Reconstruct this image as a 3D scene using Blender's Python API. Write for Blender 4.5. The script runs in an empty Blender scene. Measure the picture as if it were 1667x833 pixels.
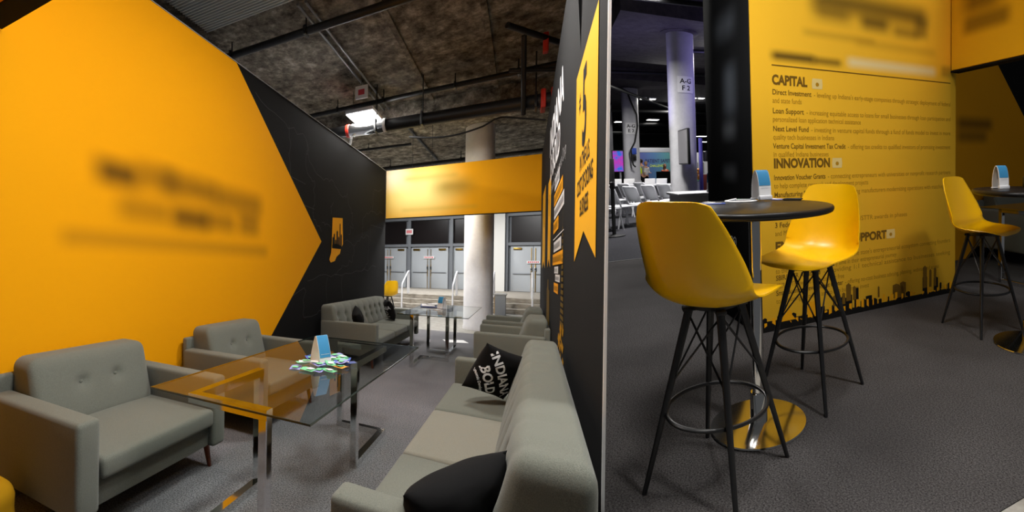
import bpy, bmesh, math, random
from math import sin, cos, pi, atan2, exp, sqrt, radians
from mathutils import Vector, Matrix
random.seed(7)
SC = bpy.context.scene
COL = SC.collection

# ------------------------------------------------------------------ places
# Two booths stand side by side: the lounge (LR) on the left of a thin black
# partition, the bar corner and hall (BR) on its right. Each is laid out in
# metres along its own walls: (a = across, t = along the walls, h = height).
FOC, PX, PY = 760.0, 833.5, 436.0
EYE = Vector((0, 0, 1.34))


class Place:
    def __init__(s, f, cx, cy, pitch, roll, vp, H, scale):
        c, n = cos(roll), sin(roll)
        cp, sp = cos(pitch), sin(pitch)
        R = Matrix(((c, -n, 0), (n, c, 0), (0, 0, 1)))
        P = Matrix(((1, 0, 0), (0, cp, -sp), (0, sp, cp)))
        C = R @ P
        d = C.transposed() @ Vector(((vp[0] - cx) / f, (vp[1] - cy) / f, 1))
        g = atan2(d.x, d.z)
        B = Matrix(((cos(g), sin(g), 0), (0, 0, -1), (-sin(g), cos(g), 0)))
        K = Matrix(((f / FOC, 0, (cx - PX) / FOC), (0, f / FOC, (cy - PY) / FOC), (0, 0, 1)))
        W = Matrix(((1, 0, 0), (0, 0, 1), (0, -1, 0)))
        s.A = (W @ K @ C @ B) * scale
        s.H = H

    def lin(s, v):
        return s.A @ Vector(v)

    def pt(s, p):
        return s.A @ Vector((p[0], p[1], p[2] - s.H)) + EYE


LR = Place(639, 492, 436, 0, .014, (853, 441), 1.45, 1.10)
BR = Place(785, 1328, 314, .063, -.0146, (2613, 246), 1.28, 1.0)


class Fr:
    """a frame: a spot in a place, turned by yaw (degrees) and an optional tilt matrix"""
    def __init__(s, place, base=(0, 0, 0), yaw=0, tilt=None):
        s.p, s.b = place, Vector(base)
        s.M = Matrix.Rotation(radians(yaw), 3, 'Z')
        if tilt is not None:
            s.M = s.M @ tilt


# ------------------------------------------------------------------ materials
def srgb(r, g, b):
    def f(c):
        c /= 255
        return c / 12.92 if c <= .04045 else ((c + .055) / 1.055) ** 2.4
    return (f(r), f(g), f(b), 1)


class Nt:
    def __init__(s, name):
        s.m = bpy.data.materials.new(name)
        s.m.use_nodes = True
        s.t = s.m.node_tree
        s.t.nodes.clear()
        s.out = s.t.nodes.new('ShaderNodeOutputMaterial')
        s._rc = None

    def n(s, typ, **k):
        o = s.t.nodes.new('ShaderNode' + typ)
        for a, v in k.items():
            if a.startswith('i_'):
                o.inputs[a[2:].replace('_', ' ')].default_value = v
            else:
                setattr(o, a, v)
        return o

    def l(s, a, b):
        s.t.links.new(a, b)

    def rc(s):
        if s._rc is None:
            s._rc = s.n('Attribute', attribute_name='rc').outputs['Vector']
        return s._rc

    def xyz(s):
        o = s.n('SeparateXYZ')
        s.l(s.rc(), o.inputs[0])
        return o.outputs

    def math(s, op, a, b=None, clamp=False):
        o = s.n('Math', operation=op, use_clamp=clamp)
        for i, v in enumerate((a, b)):
            if v is None:
                continue
            if isinstance(v, (int, float)):
                o.inputs[i].default_value = v
            else:
                s.l(v, o.inputs[i])
        return o.outputs[0]

    def noise(s, scale, detail=4, rough=.55, stretch=None):
        o = s.n('TexNoise')
        o.inputs['Scale'].default_value = scale
        o.inputs['Detail'].default_value = detail
        o.inputs['Roughness'].default_value = rough
        v = s.rc()
        if stretch:
            m = s.n('Mapping')
            m.inputs['Scale'].default_value = stretch
            s.l(v, m.inputs['Vector'])
            v = m.outputs[0]
        s.l(v, o.inputs['Vector'])
        return o.outputs['Fac']

    def ramp(s, fac, stops):
        o = s.n('ValToRGB')
        e = o.color_ramp.elements
        while len(e) < len(stops):
            e.new(.5)
        for q, (p, c) in zip(e, stops):
            q.position = p
            q.color = c
        s.l(fac, o.inputs[0])
        return o.outputs[0]

    def mix(s, fac, a, b):
        o = s.n('Mix', data_type='RGBA')
        for i, v in ((0, fac), (6, a), (7, b)):
            if isinstance(v, (int, float, tuple)):
                o.inputs[i].default_value = v
            else:
                s.l(v, o.inputs[i])
        return o.outputs[2]

    def band(s, x, lo, hi, soft):
        """1 between lo and hi with soft edges"""
        r = []
        for e, f0, f1 in ((lo, 0, 1), (hi, 1, 0)):
            o = s.n('MapRange', interpolation_type='SMOOTHSTEP')
            s.l(x, o.inputs[0])
            o.inputs[1].default_value = e - soft
            o.inputs[2].default_value = e + soft
            o.inputs[3].default_value = f0
            o.inputs[4].default_value = f1
            r.append(o.outputs[0])
        return s.math('MULTIPLY', r[0], r[1])

    def bsdf(s, col, rough=.6, metal=0, spec=.5, bump=None, bstr=.2, bdist=.004, sheen=0, coat=0):
        b = s.n('BsdfPrincipled')
        if isinstance(col, tuple):
            b.inputs['Base Color'].default_value = col
        else:
            s.l(col, b.inputs['Base Color'])
        if isinstance(rough, (int, float)):
            b.inputs['Roughness'].default_value = rough
        else:
            s.l(rough, b.inputs['Roughness'])
        b.inputs['Metallic'].default_value = metal
        b.inputs['Specular IOR Level'].default_value = spec
        b.inputs['Sheen Weight'].default_value = sheen
        b.inputs['Coat Weight'].default_value = coat
        if bump is not None:
            u = s.n('Bump')
            u.inputs['Strength'].default_value = bstr
            u.inputs['Distance'].default_value = bdist
            s.l(bump, u.inputs['Height'])
            s.l(u.outputs[0], b.inputs['Normal'])
        s.l(b.outputs[0], s.out.inputs[0])
        return s.m


def plain(name, c, rough=.5, metal=0, spec=.5, coat=0, sheen=0):
    return Nt(name).bsdf(c, rough, metal, spec, coat=coat, sheen=sheen)


def speck(name, c0, c1, scale, rough=.9, spec=.2, bstr=.3, big=None, lo=.35, hi=.65, sheen=0, bdist=.004):
    t = Nt(name)
    n = t.noise(scale, 5, .8)
    c = t.ramp(n, [(lo, c0), (hi, c1)])
    if big:
        g = t.noise(big[0], 3, .5)
        c = t.mix(t.math('MULTIPLY', t.ramp(g, [(.35, (0, 0, 0, 1)), (.7, (1, 1, 1, 1))]), big[2]), c, big[1])
    return t.bsdf(c, rough, 0, spec, bump=n, bstr=bstr, sheen=sheen, bdist=bdist)


def glow(name, c, strength):
    t = Nt(name)
    e = t.n('Emission')
    e.inputs[0].default_value = c
    e.inputs[1].default_value = strength
    t.l(e.outputs[0], t.out.inputs[0])
    return t.m


def printed(name, base, smudges, rough=.85, spec=.15, bump=True):
    """stretched fabric with soft out-of-focus prints or painted lamp light: (axis, u0, u1, h0, h1, soft, colour, strength)"""
    t = Nt(name)
    x = t.xyz()
    c = base
    fold = t.noise(1.2, 3, .5)
    if isinstance(base, tuple):
        c = t.mix(t.math('MULTIPLY', fold, .12), base, tuple(q * .82 for q in base[:3]) + (1,))
    for ax, u0, u1, h0, h1, soft, col, k in smudges:
        m = t.math('MULTIPLY', t.band(x[ax], u0, u1, soft), t.band(x[2], h0, h1, soft * .8))
        c = t.mix(t.math('MULTIPLY', m, k), c, col)
    return t.bsdf(c, rough, 0, spec, bump=t.noise(320, 2), bstr=.08, bdist=.002)


def clearglass(name, tint, ior=1.5, rough=0):
    t = Nt(name)
    a = t.n('BsdfTransparent')
    a.inputs[0].default_value = tint
    g = t.n('BsdfGlossy')
    g.inputs['Roughness'].default_value = rough
    f = t.n('Fresnel')
    f.inputs[0].default_value = ior
    m = t.n('MixShader')
    geo = t.n('NewGeometry')
    t.l(t.math('MULTIPLY', f.outputs[0], t.math('SUBTRACT', 1.0, geo.outputs['Backfacing'])), m.inputs[0])
    t.l(a.outputs[0], m.inputs[1])
    t.l(g.outputs[0], m.inputs[2])
    t.l(m.outputs[0], t.out.inputs[0])
    return t.m


ORANGE, YELLOW = srgb(245, 166, 0), srgb(244, 188, 44)
DARKTXT = srgb(70, 48, 10)
M = {}
M['upholstery'] = speck('grey tweed', srgb(78, 81, 75), srgb(124, 127, 117), 330, .95, .15, .25, (2.5, srgb(106, 108, 99), .5), sheen=.15)
M['upholstery_warm'] = speck('warm grey tweed', srgb(108, 107, 97), srgb(146, 144, 132), 380, .95, .15, .25, (2.5, srgb(128, 125, 114), .5), sheen=.15)
M['carpet'] = speck('lounge carpet', srgb(16, 16, 19), srgb(166, 165, 170), 105, 1, .1, .3, (1.1, srgb(62, 62, 65), .4), .36, .66, bdist=.006)
M['carpet_bar'] = speck('bar carpet', srgb(16, 15, 15), srgb(112, 109, 109), 135, 1, .1, .3, (1.3, srgb(44, 42, 42), .45), .36, .66, bdist=.006)
M['carpet_hall'] = speck('hall carpet', srgb(46, 46, 50), srgb(82, 82, 88), 60, 1, .1, .4, (.8, srgb(54, 54, 58), .5), .3, .72, bdist=.01)
M['black_cloth'] = speck('black cloth', srgb(8, 8, 9), srgb(14, 14, 15), 300, .9, .2, .15)
M['chrome'] = plain('chrome', (.74, .74, .73, 1), .07, 1)
M['steel'] = plain('brushed steel', (.62, .61, .59, 1), .12, 1)
M['black_metal'] = plain('black powder coated metal', srgb(22, 22, 24), .42)
M['black_paint'] = plain('black paint', srgb(16, 16, 17), .5)
M['yellow_plastic'] = plain('yellow plastic', srgb(255, 196, 0), .33, spec=.45)
M['black_laminate'] = plain('black laminate', srgb(24, 23, 24), .34, spec=.3)
M['white_plastic'] = plain('white plastic', srgb(225, 226, 232), .4)
M['white_card'] = plain('white card', srgb(235, 235, 236), .6)
M['blue_card'] = plain('blue card', srgb(58, 140, 190), .5)
M['navy_card'] = plain('navy card', srgb(34, 60, 130), .5)
M['brown_card'] = plain('brown card', srgb(150, 105, 60), .7)
M['wood'] = speck('dark reddish wood', srgb(84, 38, 20), srgb(120, 58, 30), 30, .45, .4, .05)
M['glass'] = clearglass('tinted table glass', (.87, .905, .89, 1), 1.62)
M['glass_edge'] = plain('glass edge', srgb(30, 48, 46), .15)
M['white_paint'] = speck('white painted column', srgb(200, 200, 205), srgb(214, 214, 218), 3, .55, .35, .05)
M['grey_door'] = plain('grey door paint', srgb(176, 181, 186), .45)
M['grey_frame'] = plain('grey frame paint', srgb(118, 122, 128), .45)
M['dark_panel'] = plain('dark brown panel', srgb(22, 16, 16), .3)
M['white_wall'] = plain('white wall', srgb(225, 224, 220), .8)
M['brass'] = plain('brass', srgb(196, 160, 80), .3, 1)
M['red'] = plain('red', srgb(190, 45, 30), .5)
M['pinkred'] = plain('red sign letters', srgb(215, 70, 80), .6)
M['orange_print'] = plain('orange print', srgb(240, 166, 10), .8, spec=.15)
M['yellow_print'] = plain('yellow banner print', srgb(252, 190, 30), .8, spec=.15)
M['white_print'] = plain('white print', srgb(225, 228, 232), .8, spec=.15)
M['grey_print'] = plain('grey print', srgb(150, 152, 156), .8, spec=.15)
M['map_line'] = plain('faint map line', srgb(66, 66, 68), .85, spec=.15)
M['black_print'] = plain('black print', srgb(18, 17, 16), .8, spec=.15)
M['brown_print'] = plain('dark brown print', srgb(118, 86, 22), .85, spec=.15)
M['brown_faint'] = plain('brown print thin', srgb(176, 130, 26), .85, spec=.15)
M['brown_fainter'] = plain('brown print faint', srgb(180, 132, 20), .85, spec=.15)
M['pale_print'] = plain('pale print', srgb(232, 205, 130), .85, spec=.15)
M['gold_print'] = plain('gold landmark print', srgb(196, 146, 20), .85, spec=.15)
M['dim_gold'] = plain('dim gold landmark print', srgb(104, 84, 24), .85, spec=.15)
M['skin'] = plain('skin', srgb(205, 150, 120), .6)
M['hair_dark'] = plain('dark hair', srgb(40, 26, 20), .7)
M['hair_fair'] = plain('fair hair', srgb(180, 140, 90), .7)
M['hair_red'] = plain('reddish hair', srgb(120, 70, 40), .7)
M['hivis'] = plain('yellow high visibility cloth', srgb(215, 240, 30), .7)
M['greycloth'] = plain('grey cloth', srgb(150, 150, 150), .8)
M['whitecloth'] = plain('white cloth', srgb(230, 230, 230), .8)
M['redcloth'] = plain('orange red cloth', srgb(200, 70, 30), .8)
M['maroon'] = plain('maroon board', srgb(84, 26, 22), .6)
M['lamp'] = glow('lit lamp', (1, .98, .95, 1), 14)
M['lamp_far'] = glow('lit far lamp', (1, .97, .92, 1), 5)
M['rubber'] = plain('black rubber', srgb(14, 14, 14), .7)
M['foil'] = Nt('silver foil').bsdf((.8, .8, .82, 1), .22, 1)
M['duct'] = plain('galvanised deck', srgb(186, 190, 188), .5, .0)
M['purple'] = plain('purple', srgb(95, 90, 190), .6)

t = Nt('concrete ceiling')
n1, n2 = t.noise(.9, 6, .7), t.noise(4, 8, .8)
c = t.ramp(n2, [(.36, srgb(66, 60, 52)), (.5, srgb(128, 122, 110)), (.66, srgb(205, 198, 184))])
c = t.mix(t.ramp(n1, [(.42, (0, 0, 0, 1)), (.62, (1, 1, 1, 1))]), c, t.ramp(n2, [(.38, srgb(40, 35, 29)), (.64, srgb(132, 124, 110))]))
M['concrete'] = t.bsdf(c, .9, 0, .2, bump=n2, bstr=.4, bdist=.02)
t = Nt('hall concrete ceiling')
n1, n2 = t.noise(.8, 5, .6), t.noise(5, 5, .7)
c = t.mix(n1, t.ramp(n2, [(.3, srgb(70, 66, 70)), (.7, srgb(118, 112, 116))]), srgb(80, 76, 82))
M['concrete_hall'] = t.bsdf(c, .9, 0, .2, bump=n2, bstr=.3, bdist=.02)
t = Nt('stair concrete')
n2 = t.noise(4, 6, .7, (1, 6, 6))
M['stair'] = t.bsdf(t.ramp(n2, [(.3, srgb(120, 112, 100)), (.7, srgb(190, 184, 174))]), .85, 0, .25)
t = Nt('floor concrete')
n2 = t.noise(6, 6, .7)
M['floor_concrete'] = t.bsdf(t.ramp(n2, [(.3, srgb(120, 116, 108)), (.7, srgb(176, 172, 164))]), .7, 0, .3)
t = Nt('pale hall floor')
n2 = t.noise(6, 6, .7)
M['hall_floor'] = t.bsdf(t.ramp(n2, [(.3, srgb(120, 117, 110)), (.7, srgb(160, 157, 150))]), .6, 0, .35)


# ------------------------------------------------------------------ geometry
class B:
    """collects geometry in local metres (x, y, z)"""
    def __init__(s):
        s.v, s.f = [], []

    def add(s, vs, fs):
        k = len(s.v)
        s.v += [Vector(q) for q in vs]
        s.f += [tuple(i + k for i in f) for f in fs]
        return s

    def bm(s, b):
        b.verts.index_update()
        s.add([q.co.copy() for q in b.verts], [[q.index for q in f.verts] for f in b.faces])
        b.free()
        return s

    def box(s, lo, hi, bev=0, seg=2, fn=None):
        b = bmesh.new()
        bmesh.ops.create_cube(b, size=1)
        for q in b.verts:
            q.co = Vector([lo[i] + (q.co[i] + .5) * (hi[i] - lo[i]) for i in range(3)])
        if bev:
            bmesh.ops.bevel(b, geom=list(b.edges), offset=bev, segments=seg, affect='EDGES', profile=.5)
        if fn:
            for q in b.verts:
                q.co = Vector(fn(*q.co))
        return s.bm(b)

    def rbox(s, lo, hi, r, mid=(5, 5, 5), fn=None, steps=3):
        """soft box: rounded by r, subdivided, then bent by fn"""
        ax = []
        for i in range(3):
            a, b_, m = lo[i], hi[i], mid[i]
            q = [a + r * (1 - cos(pi / 2 * k / steps)) for k in range(steps)]
            q += [a + r + (b_ - a - 2 * r) * k / m for k in range(m + 1)]
            q += [b_ - r * (1 - cos(pi / 2 * k / steps)) for k in reversed(range(steps))]
            ax.append(q)
        b = bmesh.new()
        idx = {}

        def V(p):
            k = tuple(round(c, 5) for c in p)
            if k not in idx:
                idx[k] = b.verts.new(p)
            return idx[k]
        for d in range(3):
            e, g = [i for i in range(3) if i != d]
            for side in (0, -1):
                for i in range(len(ax[e]) - 1):
                    for j in range(len(ax[g]) - 1):
                        q = []
                        for di, dj in ((0, 0), (1, 0), (1, 1), (0, 1)):
                            p = [0, 0, 0]
                            p[d], p[e], p[g] = ax[d][side], ax[e][i + di], ax[g][j + dj]
                            q.append(V(p))
                        flip = (side == 0) != (d == 1)
                        b.faces.new(q[::-1] if flip else q)
        for v in b.verts:
            inn = Vector([min(max(v.co[i], lo[i] + r), hi[i] - r) for i in range(3)])
            dd = v.co - inn
            if dd.length > 1e-7:
                v.co = inn + dd.normalized() * r
            if fn:
                v.co = Vector(fn(*v.co))
        return s.bm(b)

    def cyl(s, p, q, r, r2=None, n=16):
        p, q = Vector(p), Vector(q)
        r2 = r if r2 is None else r2
        d = (q - p).normalized()
        u = d.orthogonal().normalized()
        w = d.cross(u)
        vs, fs = [], []
        for k in range(n):
            g = 2 * pi * k / n
            e = u * cos(g) + w * sin(g)
            vs += [p + e * r, q + e * r2]
        for k in range(n):
            a, b = 2 * k, 2 * ((k + 1) % n)
            fs.append((a, b, b + 1, a + 1))
        fs.append(tuple(range(0, 2 * n, 2))[::-1])
        fs.append(tuple(range(1, 2 * n, 2)))
        return s.add(vs, fs)

    def tube(s, pts, r, n=8, closed=False):
        pts = [Vector(p) for p in pts]
        N = len(pts)
        vs, fs = [], []
        up = None
        for i in range(N):
            a = pts[(i - 1) % N] if closed or i else pts[0]
            b = pts[(i + 1) % N] if closed or i < N - 1 else pts[-1]
            d = (b - a).normalized()
            if up is None:
                up = d.orthogonal().normalized()
            up = (up - d * up.dot(d)).normalized()
            w = d.cross(up)
            for k in range(n):
                g = 2 * pi * k / n
                vs.append(pts[i] + (up * cos(g) + w * sin(g)) * r)
        for i in range(N if closed else N - 1):
            for k in range(n):
                a, b = i * n + k, i * n + (k + 1) % n
                c, d = ((i + 1) % N) * n + (k + 1) % n, ((i + 1) % N) * n + k
                fs.append((a, b, c, d))
        if not closed:
            fs.append(tuple(range(n))[::-1])
            fs.append(tuple(range((N - 1) * n, N * n)))
        return s.add(vs, fs)

    def bar(s, pts, w, closed=False):
        """square section bar along an axis-aligned path"""
        for p, q in zip(pts, pts[1:]):
            lo = [min(p[i], q[i]) - w / 2 for i in range(3)]
            hi = [max(p[i], q[i]) + w / 2 for i in range(3)]
            s.box(lo, hi, w * .08, 1)
        return s

    def rail(s, pts, w):
        """one L-shaped square tube lying flat"""
        (ax, ay, z), (cx, cy, _), (bx, by, _) = pts
        u = Vector((ax - cx, ay - cy)).normalized()
        v = Vector((bx - cx, by - cy)).normalized()
        A, C, E = Vector((ax, ay)), Vector((cx, cy)), Vector((bx, by))
        h = w / 2
        poly = [A + u * h - v * h, A + u * h + v * h, C + u * h + v * h, E + v * h + u * h, E + v * h - u * h, C - u * h - v * h]
        if u.x * v.y - u.y * v.x < 0:
            poly.reverse()
        return s.prism([tuple(p) for p in poly], lambda x, y, k: (x, y, z - h + w * k))

    def lathe(s, prof, c=(0, 0, 0), n=40):
        vs, fs = [], []
        m = len(prof)
        for k in range(n):
            g = 2 * pi * k / n
            for r, z in prof:
                vs.append((c[0] + r * cos(g), c[1] + r * sin(g), c[2] + z))
        for k in range(n):
            for i in range(m - 1):
                a, b = k * m + i, ((k + 1) % n) * m + i
                fs.append((a, b, b + 1, a + 1))
        fs.append(tuple(k * m for k in range(n))[::-1])
        fs.append(tuple(k * m + m - 1 for k in range(n)))
        return s.add(vs, fs)

    def prism(s, poly, fn):
        """poly of (u, v); fn(u, v, w) with w 0..1 maps to local"""
        n = len(poly)
        vs = [fn(u, v, 0) for u, v in poly] + [fn(u, v, 1) for u, v in poly]
        fs = [tuple(range(n))[::-1], tuple(range(n, 2 * n))]
        fs += [(k, (k + 1) % n, n + (k + 1) % n, n + k) for k in range(n)]
        return s.add(vs, fs)

    def flat(s, poly, fn):
        return s.add([fn(u, v) for u, v in poly], [tuple(range(len(poly)))])

    def ball(s, c, r, n=12, sc=(1, 1, 1)):
        b = bmesh.new()
        bmesh.ops.create_uvsphere(b, u_segments=n, v_segments=max(6, n * 2 // 3), radius=1)
        for q in b.verts:
            q.co = Vector([c[i] + q.co[i] * r * sc[i] for i in range(3)])
        return s.bm(b)

    def sheet(s, fn, nu, nv, thick=0):
        """grid fn(i/nu, j/nv) -> point; with thickness a closed shell"""
        P = [[Vector(fn(i / nu, j / nv)) for j in range(nv + 1)] for i in range(nu + 1)]
        W = nv + 1
        vs = [P[i][j] for i in range(nu + 1) for j in range(W)]
        fs = [(i * W + j, (i + 1) * W + j, (i + 1) * W + j + 1, i * W + j + 1) for i in range(nu) for j in range(nv)]
        if thick:
            N = len(vs)
            off = []
            for i in range(nu + 1):
                for j in range(W):
                    du = P[min(i + 1, nu)][j] - P[max(i - 1, 0)][j]
                    dv = P[i][min(j + 1, nv)] - P[i][max(j - 1, 0)]
                    nn = du.cross(dv)
                    nn = nn.normalized() if nn.length > 1e-12 else Vector((0, 0, 1))
                    off.append(P[i][j] - nn * thick)
            vs = vs + off
            fs = fs + [tuple(N + q for q in f[::-1]) for f in fs]
            rim = [i * W for i in range(nu + 1)] + [nu * W + j for j in range(1, W)]
            rim += [i * W + nv for i in range(nu - 1, -1, -1)] + [j for j in range(nv - 1, 0, -1)]
            for k in range(len(rim)):
                a, b = rim[k], rim[(k + 1) % len(rim)]
                fs.append((b, a, a + N, b + N))
        return s.add(vs, fs)

    def text(s, txt, size, fn, bold=0, xs=1.0, align='LEFT', space=1.0):
        vs, fs = text_mesh(txt, bold, align, space)
        return s.add([fn(x * size * xs, y * size) for x, y in vs], fs)


_tc = {}


def text_mesh(txt, bold, align, space):
    k = (txt, bold, align, space)
    if k not in _tc:
        cu = bpy.data.curves.new('lettering', 'FONT')
        cu.body, cu.align_x, cu.offset, cu.resolution_u, cu.space_line = txt, align, bold, 3, space
        o = bpy.data.objects.new('lettering', cu)
        COL.objects.link(o)
        dg = bpy.context.evaluated_depsgraph_get()
        me = bpy.data.meshes.new_from_object(o.evaluated_get(dg))
        _tc[k] = ([(v.co.x, v.co.y) for v in me.vertices], [tuple(p.vertices) for p in me.polygons])
        bpy.data.objects.remove(o)
        bpy.data.curves.remove(cu)
        bpy.data.meshes.remove(me)
    return _tc[k]


def tag(o, label=None, cat=None, group=None, kind=None):
    for k, v in (('label', label), ('category', cat), ('group', group), ('kind', kind)):
        if v:
            o[k] = v
    return o


def build(name, fr, b, mat, parent=None, smooth=40, label=None, cat=None, group=None, kind=None):
    me = bpy.data.meshes.new(name)
    A = fr.p.A @ fr.M
    me.from_pydata([A @ v for v in b.v], [], b.f)
    me.materials.append(M[mat] if isinstance(mat, str) else mat)
    at = me.attributes.new('rc', 'FLOAT_VECTOR', 'POINT')
    buf = []
    for v in b.v:
        buf.extend(fr.M @ v + fr.b)
    at.data.foreach_set('vector', buf)
    me.validate()
    if smooth:
        me.polygons.foreach_set('use_smooth', [True] * len(me.polygons))
        me.set_sharp_from_angle(angle=radians(smooth))
    me.update()
    o = bpy.data.objects.new(name, me)
    COL.objects.link(o)
    if parent:
        o.parent = parent
    else:
        o.location = fr.p.pt(fr.b)
    return tag(o, label, cat, group, kind)


def thing(name, fr, label, cat, group=None, kind=None):
    o = bpy.data.objects.new(name, None)
    o.empty_display_size = .1
    COL.objects.link(o)
    o.location = fr.p.pt(fr.b)
    return tag(o, label, cat, group, kind)


def copy_tree(o, loc, label, group=None):
    """a copy of a thing, its parts and their sub-parts, moved to loc"""
    def rec(q, par):
        c = q.copy()
        COL.objects.link(c)
        c.parent = par
        for ch in q.children:
            rec(ch, c)
        return c
    r = rec(o, None)
    r.location = loc
    r['label'] = label
    if group:
        r['group'] = group
    return r


# ================================================================== LOUNGE
L0 = Fr(LR)
WL, WR, TOP = -2.9, .29, 3.79      # the two booth walls and their height
NEAR, FAR = 2.03, 9.3

M['wall_orange'] = printed('orange stretched fabric', ORANGE, [
    (1, 1.86, 2.24, 2.10, 2.30, .13, DARKTXT, .85), (1, 2.22, 2.66, 2.13, 2.36, .14, DARKTXT, .52), (1, 2.5, 3.25, 2.11, 2.35, .15, DARKTXT, .62),
    (1, 3.2, 4.05, 2.09, 2.33, .15, DARKTXT, .56), (1, 2.05, 2.6, 1.83, 2.04, .14, DARKTXT, .45), (1, 2.62, 3.12, 1.82, 2.03, .13, DARKTXT, .78),
    (1, 3.05, 3.55, 1.84, 2.04, .14, DARKTXT, .55), (1, 3.62, 4.0, 1.84, 2.10, .13, DARKTXT, .55), (1, 1.6, 4.2, 1.59, 1.72, .10, srgb(160, 110, 15), .5)])

b = B()
b.box((-7.5, -2, -.06), (.32, 9.75, 0))
build('floor', L0, b, 'carpet', kind='structure', smooth=0)
b = B()
b.box((-12, 9.75, -.06), (1.2, 14.9, -.002))
build('floor', L0, b, 'hall_floor', kind='structure', smooth=0)

# left wall: black fabric panel, orange arrow panel printed on it
b = B()
b.box((WL - .06, -1.5, 0), (WL, 9.14, TOP))
wl = build('wall_left', L0, b, 'black_cloth', kind='structure', smooth=0)
b = B()
b.prism([(-1.5, 0), (3.73, 0), (5.755, 1.888), (3.53, TOP), (-1.5, TOP)], lambda u, v, w: (WL + .004 * w, u, v))
build('arrow_print', L0, b, 'wall_orange', wl, smooth=0, label='orange arrow print with soft dark lettering')
b = B()
b.box((WL - .02, -1.5, TOP), (WL + .01, 9.14, TOP + .008))
build('top_edge', L0, b, 'grey_print', wl, smooth=0)
# faint outline map and the filled-in state
b = B()


def wline(pts, w=.008, a=WL + .003, sgn=1):
    for (t0, h0), (t1, h1) in zip(pts, pts[1:]):
        d = Vector((t1 - t0, h1 - h0))
        if d.length < 1e-6:
            continue
        n = Vector((-d.y, d.x)).normalized() * w / 2
        b.flat([(t0 - n.x, h0 - n.y), (t1 - n.x, h1 - n.y), (t1 + n.x, h1 + n.y), (t0 + n.x, h0 + n.y)], lambda u, v: (a, u, v))


def wob(pts, amp=.05, sub=5):
    o = [pts[0]]
    for p, q in zip(pts, pts[1:]):
        for k in range(1, sub + 1):
            f = k / sub
            j = amp if k < sub else 0
            o.append((p[0] + (q[0] - p[0]) * f + random.uniform(-j, j), p[1] + (q[1] - p[1]) * f + random.uniform(-j, j)))
    return o


for q in ([(3.9, 3.6), (4.6, 3.45), (5.2, 3.4), (5.3, 3.1), (5.8, 2.9)], [(4.7, 3.45), (4.75, 2.75)], [(5.2, 3.4), (5.25, 2.9), (5.5, 2.75), (5.45, 2.3), (5.75, 2.05)],
          [(5.8, 2.9), (6.2, 2.95), (6.6, 2.75), (6.8, 2.85), (7.0, 2.6)], [(6.2, 2.6), (6.1, 2.4)], [(7.0, 2.6), (7.1, 2.3), (6.9, 2.1)],
          [(5.75, 2.2), (6.1, 2.15)], [(6.7, 1.95), (7.2, 1.9), (7.6, 2.1), (8.0, 2.15)], [(7.2, 1.9), (7.1, 1.6), (6.7, 1.5), (6.3, 1.35)],
          [(7.6, 2.1), (7.65, 2.5), (8.2, 2.7), (8.9, 2.75)], [(8.0, 2.15), (8.0, 1.6), (7.6, 1.4)], [(5.3, 1.25), (6.3, 1.35), (7.6, 1.4), (8.5, 1.5)],
          [(5.2, 1.15), (5.2, .7), (5.9, .72)], [(6.0, 1.3), (6.0, .8)], [(4.5, 1.02), (5.2, 1.15)], [(6.6, 1.35), (6.65, .9)], [(8.2, 2.7), (8.3, 3.2), (8.8, 3.3)]):
    wline(wob(q))
for q in ([(4.75, 2.75), (5.2, 2.72)], [(8.1, 2.4), (8.9, 2.4)], [(8.1, 2.4), (8.1, 2.05)], [(5.1, 2.4), (5.5, 2.38)]):
    wline(q)
build('map_lines', L0, b, 'map_line', wl, smooth=0)
b = B()
st = [(6.17, 2.33), (6.60, 2.37), (6.63, 1.9), (6.55, 1.82), (6.5, 1.72), (6.36, 1.66), (6.28, 1.58), (6.12, 1.55), (6.06, 1.6), (6.13, 1.72), (6.15, 1.9)]
b.flat(st, lambda u, v: (WL + .005, u, v))
sp_ = build('state_print', L0, b, 'orange_print', wl, smooth=0, label='orange state outline with a black skyline in it')
b = B()
for u0, u1, v in ((6.17, 6.22, 1.98), (6.22, 6.27, 2.04), (6.28, 6.33, 1.94), (6.34, 6.40, 2.1), (6.41, 6.46, 2.0), (6.47, 6.51, 2.24), (6.52, 6.57, 2.05), (6.16, 6.55, 1.86)):
    b.flat([(u0, 1.8), (u1, 1.8), (u1, v), ((u0 + u1) / 2, v + .03), (u0, v)], lambda u, v: (WL + .007, u, v))
build('skyline_print', L0, b, 'black_print', sp_, smooth=0)

# right wall: thin black partition whose white end faces the viewer
b = B()
b.box((WR, NEAR, 0), (WR + .008, FAR, TOP))
wr = build('wall_right', L0, b, 'black_cloth', kind='structure', smooth=0)
b = B()
b.box((WR - .0005, NEAR - .012, 0), (WR + .0095, NEAR, TOP))
build('end_trim', L0, b, M.setdefault('white_trim', plain('white end trim', (.95, .95, .95, 1), .5)), wr, smooth=0, label='white end strip of the partition')


def onr(off):            # reading direction on the right wall: far to near
    return lambda u, v: (WR - off, u, v)


def ribbon(t0, t1, top0, top1, bot, notch, name, lab):
    q = B()
    m = (t0 + t1) / 2
    q.flat([(t1, top1), (t1, bot), (m, notch), (t0, bot), (t0, top0)], onr(.003))
    return build(name, L0, q, 'yellow_print', wr, smooth=0, label=lab)


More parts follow.
